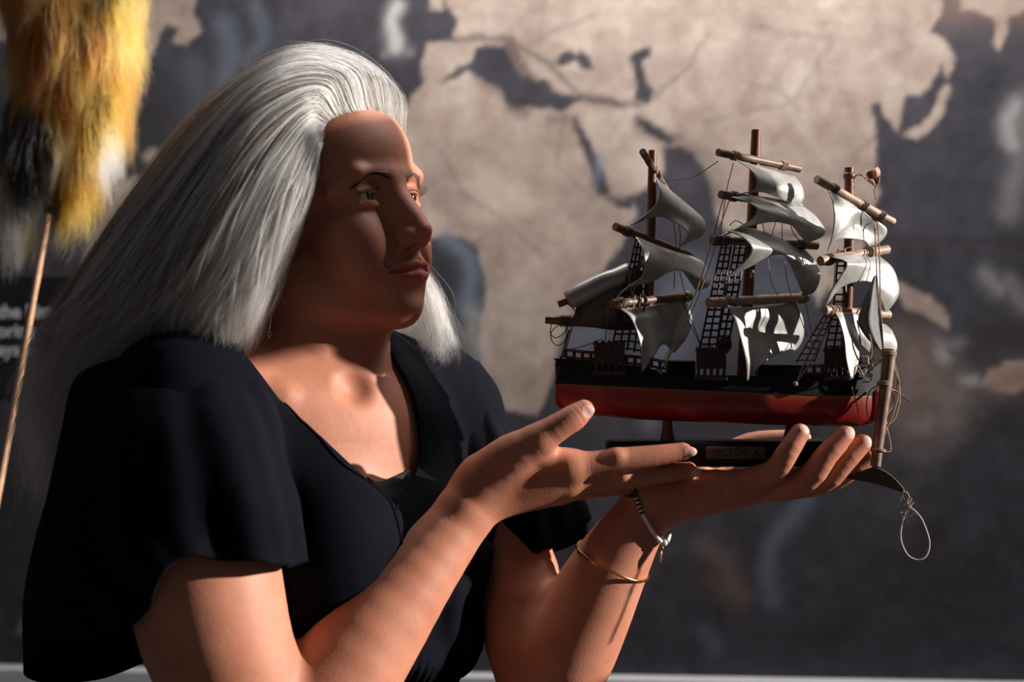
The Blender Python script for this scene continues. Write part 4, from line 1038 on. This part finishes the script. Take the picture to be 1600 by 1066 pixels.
# ---- sails
def cr(P, u):
    n = len(P); x = u*(n-1); i = int(min(max(math.floor(x), 0), n-2)); t = x-i
    p1, p2 = P[i], P[i+1]; p0 = P[i-1] if i > 0 else 2*p1-p2; p3 = P[i+2] if i+2 < n else 2*p2-p1
    return .5*((2*p1)+(-p0+p2)*t+(2*p0-5*p1+4*p2-p3)*t*t+(-p0+3*p1-3*p2+p3)*t**3)
def sail(rows, mat=None, name='sail', th=.0008, res=(30, 26), hem=True):
    Rw_ = [[V(*p) for p in r] for r in rows]; nu, nv = res; G = []; uv = []
    for i in range(nu):
        u = i/(nu-1); row = np.array([cr([r[k] for r in Rw_], u) for k in range(len(Rw_[0]))])
        for j in range(nv): G.append(cr(list(row), j/(nv-1))); uv.append((j/(nv-1), u, 0, 1))
    f = [(i*nv+k, i*nv+k+1, (i+1)*nv+k+1, (i+1)*nv+k) for i in range(nu-1) for k in range(nv-1)]
    o = mesh_obj(name, G, f, mat or sail_m, ship, True, {'cloth_uv': np.array(uv)}); S_(o)
    md = o.modifiers.new('thickness', 'SOLIDIFY'); md.thickness = th; md.offset = 0
    return o
sail([[(1150,250,-50),(1178,258,-20),(1210,266,15),(1242,276,45)],[(1170,263,-66),(1200,272,-30),(1230,280,10),(1252,290,48)],[(1182,281,-70),(1208,286,-40),(1235,296,2),(1256,306,46)],[(1178,297,-64),(1204,296,-46),(1228,310,-6),(1252,317,40)],[(1150,304,-52),(1190,300,-45),(1226,314,-6),(1243,325,36)]])
sail([[(1142,308,-55),(1182,308,-30),(1225,318,10),(1256,324,50)],[(1168,316,-74),(1200,322,-42),(1240,332,8),(1274,338,52)],[(1183,328,-76),(1208,334,-50),(1245,345,2),(1288,358,50)],[(1170,346,-66),(1197,345,-52),(1232,350,-2),(1284,370,42)],[(1120,372,-57),(1180,351,-50),(1228,347,-6),(1260,380,36)]])
sail([[(1135,360,-60),(1168,356,-42),(1215,370,5),(1256,388,52)],[(1162,372,-82),(1192,378,-55),(1232,388,0),(1274,410,54)],[(1174,390,-84),(1202,390,-62),(1238,402,-10),(1281,432,50)],[(1160,412,-76),(1186,406,-64),(1229,400,-14),(1273,455,42)],[(1125,440,-62),(1175,415,-60),(1220,393,-12),(1256,463,36)]])
sail([[(1137,478,-57),(1170,480,-32),(1210,478,10),(1242,472,48)],[(1149,503,-66),(1185,496,-22),(1224,498,22),(1254,498,64)],[(1159,536,-70),(1190,518,-10),(1229,522,34),(1255,526,68)],[(1166,568,-66),(1192,550,-20),(1232,540,34),(1244,546,64)],[(1167,596,-60),(1190,570,-32),(1215,553,8),(1235,544,30)]])
sail([[(1024,276,-44),(1029,281,-20),(1034,287,12),(1042,296,44)],[(1031,294,-62),(1046,302,-30),(1061,310,10),(1080,325,50)],[(1029,313,-66),(1051,321,-36),(1078,335,6),(1101,347,50)],[(1012,333,-60),(1040,333,-42),(1072,349,-4),(1096,368,42)],[(984,353,-56),(1030,339,-46),(1074,362,-8),(1061,386,32)]])
sail([[(993,370,-50),(1020,381,-20),(1050,392,15),(1078,400,45)],[(1003,388,-70),(1030,394,-34),(1065,400,8),(1098,410,52)],[(1007,412,-74),(1036,412,-40),(1070,415,2),(1107,430,50)],[(1003,432,-68),(1030,428,-46),(1066,423,-6),(1107,447,42)],[(982,448,-60),(1022,439,-48),(1058,418,-8),(1088,455,36)]])
sail([[(986,444,-61),(984,447,-61),(982,450,-60)],[(972,455,-59),(970,458,-59),(968,461,-59)],[(962,467,-58),(961,469,-58),(960,471,-58)]], res=(12, 6))
sail([[(967,482,-57),(1000,480,-30),(1035,475,10),(1068,467,46)],[(984,495,-64),(1012,495,-36),(1045,488,20),(1079,488,62)],[(995,520,-64),(1013,512,-42),(1048,508,25),(1080,508,66)],[(1002,550,-60),(1016,530,-44),(1045,530,20),(1071,530,60)],[(1003,581,-56),(1016,566,-52),(1035,538,10),(1053,552,50)]])
sail([[(1294,297,-50),(1320,312,-18),(1348,326,15),(1372,338,45)],[(1302,320,-66),(1325,330,-26),(1350,335,15),(1385,358,52)],[(1303,348,-64),(1322,352,-36),(1342,350,20),(1382,371,52)],[(1299,372,-58),(1314,362,-46),(1345,362,20),(1370,382,45)],[(1293,393,-54),(1308,374,-48),(1348,376,15),(1358,387,40)]])
sail([[(1300,402,-55),(1328,397,-22),(1355,396,15),(1376,402,46)],[(1323,411,-74),(1342,410,-34),(1368,412,14),(1395,420,52)],[(1313,432,-72),(1336,426,-42),(1368,428,10),(1404,447,52)],[(1298,455,-64),(1325,441,-46),(1365,440,2),(1401,467,44)],[(1289,479,-56),(1318,447,-46),(1362,442,-2),(1383,491,38)]])
sail([[(1303,487,-54),(1318,488,-42),(1334,490,-22),(1350,496,0)],[(1312,503,-60),(1322,505,-47),(1331,508,-32),(1343,518,-20)],[(1319,530,-62),(1327,530,-50),(1334,528,-42),(1341,535,-35)],[(1322,560,-62),(1329,562,-52),(1336,560,-45),(1342,558,-40)],[(1329,592,-56),(1331,592,-54),(1334,589,-50),(1338,580,-46)]])
dk = simple('dark_grey_sail_cloth', (.085, .083, .078), .6, vary=.35, scale=300, bmp=.0005)
sail([[(1365,432,-30),(1367,431,-29),(1369,430,-28)],[(1352,466,-36),(1362,466,-42),(1372,465,-26)],[(1341,500,-40),(1358,503,-50),(1375,505,-28)],[(1352,525,-38),(1364,527,-46),(1377,528,-30)],[(1374,547,-34),(1376,548,-36),(1378,548,-32)]], mat=dk, name='staysail')
sail([[(1374,505,10),(1384,508,20),(1393,516,30)],[(1378,520,-6),(1392,524,8),(1401,536,24)],[(1378,540,-10),(1390,546,4),(1399,552,20)],[(1376,556,-4),(1384,560,4),(1390,562,14)]], res=(16, 14))
sail([[(1340,500,-20),(1352,512,-10),(1362,522,4)],[(1342,520,-22),(1356,530,-16),(1366,538,0)],[(1345,540,-20),(1354,548,-14),(1362,552,-4)]], res=(14, 12))
# spanker (dark) with the rolled upper edge
sail([[(899,452,-6),(930,436,-10),(965,420,-12),(998,412,-4)],[(902,470,-10),(935,462,-22),(968,452,-26),(1002,440,-6)],[(898,490,-10),(935,488,-26),(970,484,-30),(1004,478,-6)],[(890,502,-6),(930,512,-14),(968,516,-14),(1004,514,-4)]], mat=dk, name='spanker_sail')
rl = MB(); rl.tube(spline([V(*p) for p in [(888,470,-16),(915,455,-20),(945,440,-22),(966,432,-18),(985,420,-10)]], 16), [.0078, .0086, .0088, .0088, .0087, .0086, .0086, .0085, .0084, .0083, .008, .008, .0078, .0074, .007, .006], 20, cap=False)
o = part('rolled_sail', sail_m, rl); md = o.modifiers.new('t', 'SOLIDIFY'); md.thickness = .0008
# ---- broken bowsprit with its fallen sail
b = MB(); b.tube(spline([V(1391, 547, -30), V(1383, 610, -40), V(1375, 670, -48), V(1368, 729, -56)], 14), list(np.linspace(.0058, .0046, 14)), 16); bow = part('bowsprit', wood_m, b)
for c, t in (((1389, 553, -31), 3), ((1382, 600, -38), 3), ((1372, 704, -52), 2)):
    k = MB(); ring_wrap(k, V(*c), V(1391, 547, -30)-V(1368, 729, -56), .0058, t, .0006, .0013); k.build('rope_lashing', twine, bow)
sail([[(1318,743,-50),(1345,737,-52),(1368,731,-58),(1392,743,-56),(1412,764,-54)],[(1320,745,-44),(1345,744,-40),(1370,744,-40),(1394,753,-44),(1413,768,-52)],[(1322,747,-40),(1348,752,-36),(1368,756,-38),(1390,763,-44),(1414,772,-52)]], mat=brown_sail, name='fallen_sail', th=.001)
# ---- rope ladders
def ladder(tl_, tr_, bl, br_, cols, rows, mat=brown_pl, r=.00095, name='rope_ladder'):
    a, c, d, e = V(*tl_), V(*tr_), V(*bl), V(*br_); b = MB()
    for k in range(cols+1): t = k/cols; b.tube([a+(c-a)*t, (a+(c-a)*t)*.5+(d+(e-d)*t)*.5, d+(e-d)*t], r, 6)
    for k in range(rows+1):
        t = (k+.3)/(rows+.6); p, q = a+(d-a)*t, c+(e-c)*t; b.tube([p, q], r*.9, 6)
    return part(name, mat, b)
for dz in (-1, 1):
    ladder((994,372,-20*dz),(1003,372,-20*dz),(955,548,-46*dz),(980,548,-46*dz), 2, 15)
    ladder((1003,400,-14*dz),(1012,400,-14*dz),(980,548,-46*dz),(1002,552,-46*dz), 2, 12)
    ladder((1127,384,-22*dz),(1142,384,-22*dz),(1092,552,-54*dz),(1118,552,-54*dz), 2, 15)
    ladder((1148,384,-12*dz),(1166,384,-12*dz),(1118,552,-54*dz),(1136,552,-54*dz), 2, 14)
    ladder((1302,486,-30*dz),(1322,486,-30*dz),(1289,545,-44*dz),(1316,545,-44*dz), 2, 5)
    ladder((1310,390,-10*dz),(1320,390,-10*dz),(1302,486,-30*dz),(1322,486,-30*dz), 1, 8)
ladder((1288,492,-40),(1300,492,-40),(1244,566,-46),(1272,566,-46), 2, 7, simple('red_brown_cord', (.16, .05, .035), .6, vary=.3, scale=300), .0008)
def chainplate(x0, x1, y0, y1, s_):
    b = MB(); d = -s_*hull_tab((x0+x1)/2)[0]*1.03
    n = 5
    for k in range(n):
        x = x0+(x1-x0)*(k+.5)/n; b.tube([V(x, y0, d*.97), V(x+1, (y0+y1)/2, d), V(x, y1-8, d*1.02)], [.0012, .0017, .0015], 6); b.ball(V(x, y0+6, d), .0026, 8, 6)
    b.box((V(x0, y1-5, d)+V(x1, y1-5, d))/2, ((x1-x0)*S/2, .003, .0022), None, .0006)
    b.box((V(x0, y0+20, d)+V(x1, y0+20, d))/2, ((x1-x0)*S/2*.9, .0012, .009), None, .0005)
    part('chain_plate', brown_pl, b)
for s_ in (1, -1):
    chainplate(926, 978, 532, 588, s_); chainplate(1086, 1136, 540, 596, s_); chainplate(1286, 1328, 540, 596, s_)
for c, r in (((982, 492, -40), 8), ((1133, 538, -52), 9)):
    b = MB(); t = np.linspace(0, 2*math.pi, 25); b.tube([V(c[0]+r*.75*math.cos(x), c[1]+r*math.sin(x), c[2]) for x in t], .0022, 8, cap=False); b.ball(V(*c), (.0025, .002, .0025)); part('block', brown_pl, b)
b = MB(); t = np.linspace(0, 2*math.pi, 25); b.tube([V(1275+6*math.cos(x), 538+8*math.sin(x), -50) for x in t], .0012, 8, cap=False); part('wire_ring', metal, b)
# ---- rigging lines, each its own cord
def rope(pts, r=.00042, mat=thread, name='rigging_line', n=24):
    b = MB(); b.tube(vs(pts, n), r, 6); return part(name, mat, b)
rope([(1042,282,40),(1062,281,20),(1085,276,0),(1122,252,-50)])
rope([(1146,255,-55),(1135,300,-56),(1125,372,-60)]); rope([(1130,310,-58),(1122,340,-58),(1115,372,-62)], .0005); rope([(1140,312,-57),(1128,345,-58),(1118,374,-62)], .00045, twine)
rope([(1110,383,-62),(1090,450,-58),(1060,520,-52),(1030,575,-50)], .00045, twine); rope([(1118,384,-60),(1100,440,-56),(1075,500,-52),(1032,580,-50)], .00045, twine)
rope([(1186,330,-40),(1195,365,-20),(1192,372,0)]); rope([(1213,343,-30),(1206,368,-20)], .0004, twine); rope([(1222,345,-10),(1222,375,-6)])
rope([(1200,405,-40),(1205,440,-30),(1216,464,-10)], .0004, twine); rope([(1226,408,-10),(1230,440,-4),(1236,462,6)], .0004, twine)
rope([(1253,350,10),(1237,350,10),(1240,365,20),(1252,380,30)])
rope([(1052,340,-20),(1055,370,-20),(1057,388,-16)]); rope([(1060,345,-10),(1063,370,-8),(1061,390,-4)])
rope([(1054,424,-14),(1053,455,-12)]); rope([(1062,424,-6),(1068,450,0),(1072,462,10)])
rope([(1065,470,20),(1082,505,30),(1100,552,34)]); rope([(1074,500,40),(1090,530,44),(1100,556,46)])
rope([(1240,470,40),(1262,530,30),(1262,560,10)]); rope([(1258,470,50),(1268,520,40),(1272,535,20)])
rope([(1290,500,-50),(1262,555,-54),(1246,596,-56)], .0006, twine); rope([(1303,496,-50),(1270,560,-54),(1243,600,-56)], .0006, twine)
rope([(1366,352,30),(1369,390,0),(1370,430,-28),(1374,480,-30),(1379,548,-32)], .0006, twine); rope([(1371,345,30),(1374,400,0),(1376,480,-28),(1381,550,-32)], .0006, twine)
rope([(1344,325,10),(1352,335,10),(1366,352,24),(1368,400,10)], .0005, twine); rope([(1338,490,-30),(1350,470,-34),(1364,440,-32)], .0006, twine)
rope([(1348,500,-44),(1360,528,-48),(1362,552,-44),(1358,565,-40)], .0006, twine)
rope([(1048,548,20),(1038,570,-30),(1030,583,-50)], .0006, twine); rope([(1062,525,-20),(1045,560,-44),(1031,584,-52)], .0005, twine)
rope([(1332,385,-10),(1318,390,-30),(1308,396,-40)]); rope([(1306,400,-50),(1303,440,-48),(1298,470,-50)], .0004, twine)
rope([(1140,352,-58),(1150,345,-50),(1165,353,-46)]); rope([(1126,444,-60),(1122,462,-60),(1134,475,-60)], .0005, twine)
rope([(950,480,-58),(946,530,-52),(940,560,-48)], .0005, wood_m); rope([(940,530,-40),(915,540,-30),(885,548,-20)], .0004)
rope([(882,470,-10),(902,490,-14),(896,505,-10),(884,545,-20),(875,560,-30)], .0006)
rope([(885,470,-14),(905,478,-18),(903,500,-14)], .0006)
rope([(980,400,-50),(984,440,-52),(990,470,-50)], .0004, twine); rope([(992,440,-58),(988,470,-56)], .0004, twine)
for k, pts in enumerate([[(862,505,-8),(860,520,-8),(868,528,-8),(882,520,-8),(886,506,-8)],[(886,508,-8),(884,530,-8),(872,540,-8),(862,532,-8),(862,518,-8),(874,508,-8),(884,506,-8)]]): rope(pts, .0005, n=40, name='loose_cord')
rope([(890,515,-6),(884,535,-8),(880,550,-20),(873,575,-36),(868,600,-36)], .0009, wood_d, 'stern_stay'); rope([(866,560,-30),(872,566,-32),(867,572,-32)], .0007, wood_d, 'loose_cord')
rope([(1331,605,-44),(1340,640,-48),(1346,680,-50)], .0007, twine, 'loose_cord')
rope([(1384,600,-40),(1360,610,-44),(1354,640,-46),(1364,668,-50),(1385,668,-50),(1398,640,-46),(1405,600,-40),(1396,560,-34)], .0006, twine, 'loose_cord', 60)
rope([(1392,556,-30),(1402,590,-34),(1396,630,-38),(1385,655,-44),(1392,700,-48),(1385,706,-50),(1374,704,-52)], .0006, twine, 'loose_cord', 60)
rope([(1392,556,-32),(1406,610,-36),(1400,650,-42),(1386,668,-46),(1384,690,-46)], .0006, twine, 'loose_cord', 50)
rope([(1388,600,-36),(1396,625,-36),(1388,650,-40),(1384,668,-42)], .0007, simple('reddish_twine', (.36,.16,.09), .8, scale=500), 'loose_cord', 40)
b = MB(); b.ball(V(1243, 600, -56), .0022); part('rope_knot', twine, b)
b = MB(); b.ball(V(1031, 581, -51), .0020); b.ball(V(1027, 578, -51), .0016); b.ball(V(1034, 585, -51), .0017); part('rope_knot', twine, b)
rk = MB()
for _ in range(10):
    c0 = np.array([RNG.uniform(1346, 1372), RNG.uniform(566, 600), -34+RNG.uniform(-8, 8)]); rk.tube(vs([tuple(c0), tuple(c0+RNG.uniform(-12, 12, 3)), tuple(c0+RNG.uniform(-14, 14, 3)), tuple(c0+RNG.uniform(-10, 10, 3))], 14), .0006, 5)
part('rope_tangle', twine, rk)
b = MB(); b.tube([V(1382, 606, -20), V(1400, 612, -30), V(1422, 628, -36)], .0009, 8); part('steel_pin', metal, b)
bbox('figurehead', 1362, 1380, 606, 660, -12, 6, simple('pink_red_paint', (.50, .07, .08), .5, vary=.4, scale=150), .003)
# ---- flag and hanging string loop
wv = sail([[(1348,275,0),(1356,268,6),(1366,264,-2),(1371,261,4)],[(1352,280,-6),(1361,276,8),(1368,272,-6),(1375,268,2)],[(1357,284,4),(1364,284,-6),(1368,286,6),(1374,282,-2)],[(1364,289,0),(1367,291,2),(1370,291,0),(1372,288,2)]], mat=pinkish, name='pennant', res=(16, 16))
rope([(1333,278,0),(1342,273,0),(1350,276,0)], .0006, metal, 'pennant_wire'); rope([(1369,291,0),(1366,297,0),(1368,312,0)], .0004, thread, 'pennant_wire')
rope([(1412,766,-54),(1410,776,-54),(1416,782,-54),(1420,776,-54),(1415,768,-54)], .0009, twine, 'hanging_loop', 24)
rope([(1414,770,-54),(1420,790,-54),(1431,800,-54),(1442,815,-54),(1452,845,-54),(1449,866,-54),(1437,875,-54),(1419,868,-54),(1408,845,-54),(1409,820,-54),(1418,795,-54),(1428,785,-54)], .0008, simple('pale_frayed_string', (.50, .44, .38), .9, vary=.3, scale=900), 'hanging_loop', 80)
fz = MB()
for _ in range(26):
    c0 = np.array([RNG.uniform(1408, 1428), RNG.uniform(774, 812), -54.]); fz.tube(vs([tuple(c0), tuple(c0+np.array([RNG.uniform(-6, 6), RNG.uniform(-6, 8), RNG.uniform(-4, 4)])), tuple(c0+np.array([RNG.uniform(-8, 8), RNG.uniform(-4, 14), RNG.uniform(-4, 4)]))], 8), .00016, 4)
part('frayed_threads', twine, fz)
for o in ship.children:      # grandchildren follow the same base point
    for g in o.children: g.location = (0, 0, 0)
for o in ship.children: 
    o.location = -ship.location
to.location = Vector(V(1149, 707.5, -43.9))
# ------------------------------------------------------------ jewellery
gold = simple('gold', (.78, .50, .20), .22, 1.0, vary=.1, scale=40)
white_b = simple('white_glass_beads', (.80, .80, .80), .3, vary=.05, scale=50)
black_b = simple('black_glass_beads', (.015, .015, .02), .25, vary=.2, scale=50)
copper = simple('rose_gold', (.75, .36, .24), .35, .8, vary=.1, scale=50)
br = empty('bead_bracelet', 'white and black bead bracelet with a small feather charm on the far wrist', 'bracelet'); br.location = V(1020, 800, 0)
def push_out(P, c):
    P = np.array(P); e = 4e-4
    for _ in range(12):
        d = B.at(P); g = np.stack([B.at(P+np.eye(3)[i]*e)-d for i in range(3)], 1); g /= np.linalg.norm(g, axis=1, keepdims=True)+1e-9
        P += g*np.clip(c-d, 0, .004)[:, None]
    for _ in range(3): P[1:-1] = .5*P[1:-1]+.25*(P[2:]+P[:-2])
    return P
pts = spline([V(*p) for p in [(990,762,-38),(1000,795,-45),(1016,825,-48),(1032,846,-44),(1041,848,-30),(1046,835,0),(1044,820,30),(1030,800,48),(1010,780,40),(996,765,10),(988,758,-18),(990,762,-38)]], 110); pts = push_out(pts, .0017)
wb, kb = MB(), MB()
for i, p in enumerate(pts[:-1]):
    (kb if (i < 5 or i > 98 or (5 <= i < 13 and i % 2 == 0)) else wb).ball(p, .0019, 8, 6)
for nme, mbx, mt in (('white_beads', wb, white_b), ('black_beads', kb, black_b)):
    o = mbx.build(nme, mt, br); o.location = -br.location
b = MB(); b.ball(V(1038, 848, -40), .0034); o = b.build('clasp_bead', white_b, br); o.location = -br.location
b = MB(); b.tube([V(1035,852,-42), V(1036,860,-42)], .0008, 6); b.tube([V(1034,858,-42), V(1033,866,-42), V(1033,873,-42), V(1031.5,881,-42)], [.0006, .0019, .0017, .0003], 10, flat=.4); o = b.build('feather_charm', copper, br); o.location = -br.location
b = MB(); bp_ = spline([V(*p) for p in [(906,862,-20),(925,878,-52),(955,893,-62),(985,906,-52),(1004,908,-28),(1011,902,0),(1002,888,34),(975,868,56),(940,855,50),(915,852,20),(905,856,0),(906,862,-20)]], 80)
bp_ = push_out(bp_, .0013); b.tube(list(bp_), .0013, 10, cap=False); tag(b.build('gold_bangle', gold), 'thin plain gold bangle resting on the far forearm', 'bangle')
er = empty('drop_earring', 'thin gold chain earring ending in a small blue bead', 'earring'); er.location = V(428, 438, -128)
b = MB()
ep = spline([V(*p) for p in [(430,436,-126),(428,455,-130),(425,480,-132),(422,512,-132)]], 30)
for i, p in enumerate(ep): b.ball(p, (.0007, .0006, .0012) if i % 2 else (.0005, .0005, .0009), 6, 4)
b.ball(V(421, 513, -132), .0011); b.ball(V(420, 526, -132), .0010)
o = b.build('chain', gold, er); o.location = -er.location
b = MB(); b.ball(V(420.5, 520, -132), .0026, 14, 10); o = b.build('blue_bead', simple('blue_stone', (.05, .12, .16), .3, vary=.3, scale=200), er); o.location = -er.location
# ------------------------------------------------------------ wall text panel
tpn = empty('text_panel', 'black information panel with white lettering fixed to the wall beside the fur', 'panel')
p0 = on_wall(-40, 525, .003); tpn.location = p0
b = MB(); a, c = wall_uv(on_wall(-260, 614)), wall_uv(on_wall(126, 432)); cu, cz = (a+c)/2; b.box((0, 0, cz-p0[2]), (abs(c[0]-a[0])/2, .002, abs(c[1]-a[1])/2), Rw, .0005)
bd = b.build('board', simple('black_board', (.008, .008, .009), .5), tpn, smooth=False); tpn.location = np.array([0, WALL_Y0, 0])+wu*cu+np.array([0, 0, p0[2]]); tpn.location[0] -= wn[0]*.002; tpn.location[1] -= wn[1]*.002
wt = new_mat('white_print')[0]; wt.node_tree.nodes['Principled BSDF'].inputs['Base Color'].default_value = (.62, .62, .68, 1)
for i, (txt, py) in enumerate((('the history', 488), ('oring the sea', 518), ('ays of the', 547))):
    q = on_wall(-3, py, 0)
    letters(txt, .0235, .0003, wt, tpn, Vector(q)-tpn.location-Vector((wn[0], wn[1], 0))*.0045, (math.pi/2, 0, wang), offset=.0006)
# ------------------------------------------------------------ fur and staff
fur = empty('fur_pelt', 'golden fur pelt with white and black patches hanging at the top left', 'fur pelt'); fd = 560
fur.location = V(110, 60, fd)
fm, nt, bs = new_mat('fur_hair'); nt.nodes.remove(bs)
h = N(nt, 'ShaderNodeBsdfHairPrincipled'); h.parametrization = 'COLOR'; a_ = N(nt, 'ShaderNodeAttribute', attribute_name='tint')
r = ramp(nt, a_.outputs['Fac'], [(0, (.008, .008, .010)), (.18, (.012, .011, .012)), (.24, (.16, .045, .006)), (.42, (.38, .095, .010)), (.62, (.62, .22, .020)), (.74, (.52, .25, .035)), (.84, (.88, .78, .60)), (1, (.95, .92, .85))])
L(nt, r.outputs[0], h.inputs['Color']); h.inputs['Roughness'].default_value = .4; L(nt, h.outputs[0], nt.nodes['Material Output'].inputs['Surface'])
# hide underneath: a lumpy hanging skin
Fu = Field()
for p, q, ra, rb in (((60,-60),(110,60),.062,.060),((180,-60),(145,80),.046,.050),((90,60),(75,180),.055,.052),((150,60),(150,180),.050,.044),((148,170),(138,265),.036,.018),((60,180),(50,300),.040,.032),((20,240),(10,330),.030,.020),((130,120),(120,320),.030,.012)):
    Fu.cap(V(p[0], p[1], fd), V(q[0], q[1], fd), ra*.62, rb*.62, .02)
lo2 = V(-60, 400, fd)-np.array([.05, .07, .02]); hi2 = V(260, -90, fd)+np.array([.05, .07, .02])
D_, a0, h0 = Fu.grid(lo2, hi2, .005); fv, fq = nets(D_, a0, h0)
hide = mesh_obj('hide', fv, fq, simple('hide_skin', (.16, .085, .03), .9, vary=.4, scale=30), fur); hide.location = -fur.location
sel = RNG.integers(0, len(fv), 15000); P0 = fv[sel]+RNG.normal(0, .002, (15000, 3)); e = 1e-3
g = np.stack([Fu.at(P0+np.eye(3)[i]*e)-Fu.at(P0-np.eye(3)[i]*e) for i in range(3)], 1); g /= np.linalg.norm(g, axis=1, keepdims=True)+1e-9
fx, fy = in_px(P0[:, 0], P0[:, 1], P0[:, 2])
sg = 6.28*np.sin(fx*.03+np.cos(fy*.02)*2); wob = .5+.5*np.sin(fx*.055+np.sin(fy*.03)*1.5)
tnt = .50+.22*(wob-.5)+.10*np.sin(fy*.035+fx*.02)
blk = ((fx-48)/34)**2+((fy-232)/78)**2 < 1; blk |= (fx < 22) & (fy > 45) & (fy < 215); blk |= ((fx-78)/26)**2+((fy-305)/40)**2 < 1
wht = ((fx-172)/20)**2+((fy-235)/62)**2 < 1; wht |= ((fx-98)/20)**2+((fy-205)/34)**2 < 1; wht |= (fx < 45) & (fy > 250)
tnt = np.where(wht, .93, tnt); tnt = np.where(blk, .06, tnt); tnt = np.where((fx > 165) & (fy < 80), .70, tnt); tnt = np.where((fx < 75) & (fy < 50), .30, tnt)
tnt = np.clip(tnt+RNG.normal(0, .05, len(tnt)), 0, 1)
ph = np.stack([np.sin(fx*.09+fy*.04), np.sin(fy*.05+1), np.zeros(len(fx))], 1)*.35
cs = []
ln = RNG.uniform(.030, .055, (len(P0), 1))
for t in np.linspace(0, 1, 7): cs.append(P0+ln*(g*.45*t*(1-.45*t)+np.array([0, 0, -1.0])*t**1.3*.95+ph*t*t*.5+RNG.normal(0, .03, P0.shape)*t))
fo = strands_obj('fur_hair', np.stack(cs, 1), .0004, fm, fur, tnt, taper=.2); fo.location = -fur.location; fo['kind'] = 'stuff'
b = MB(); sp_ = spline([V(*p) for p in [(75, 335, 530), (69, 370, 526), (38, 545, 505), (2, 742, 480), (-60, 1080, 420), (-150, 1560, 390)]], 40)
low = sp_[-1].copy(); dirv = (sp_[-1]-sp_[-2]); dirv /= np.linalg.norm(dirv); tz = (low[2]-.005)/(-dirv[2]); 
b.tube(list(sp_)+[low+dirv*tz], [.0038+.0003*math.sin(i*1.9) for i in range(41)], 12)
tag(b.build('wooden_staff', simple('pale_staff_wood', (.45, .26, .15), .6, vary=.35, scale=60)), 'thin pale wooden staff leaning up to the fur at the left edge', 'staff')
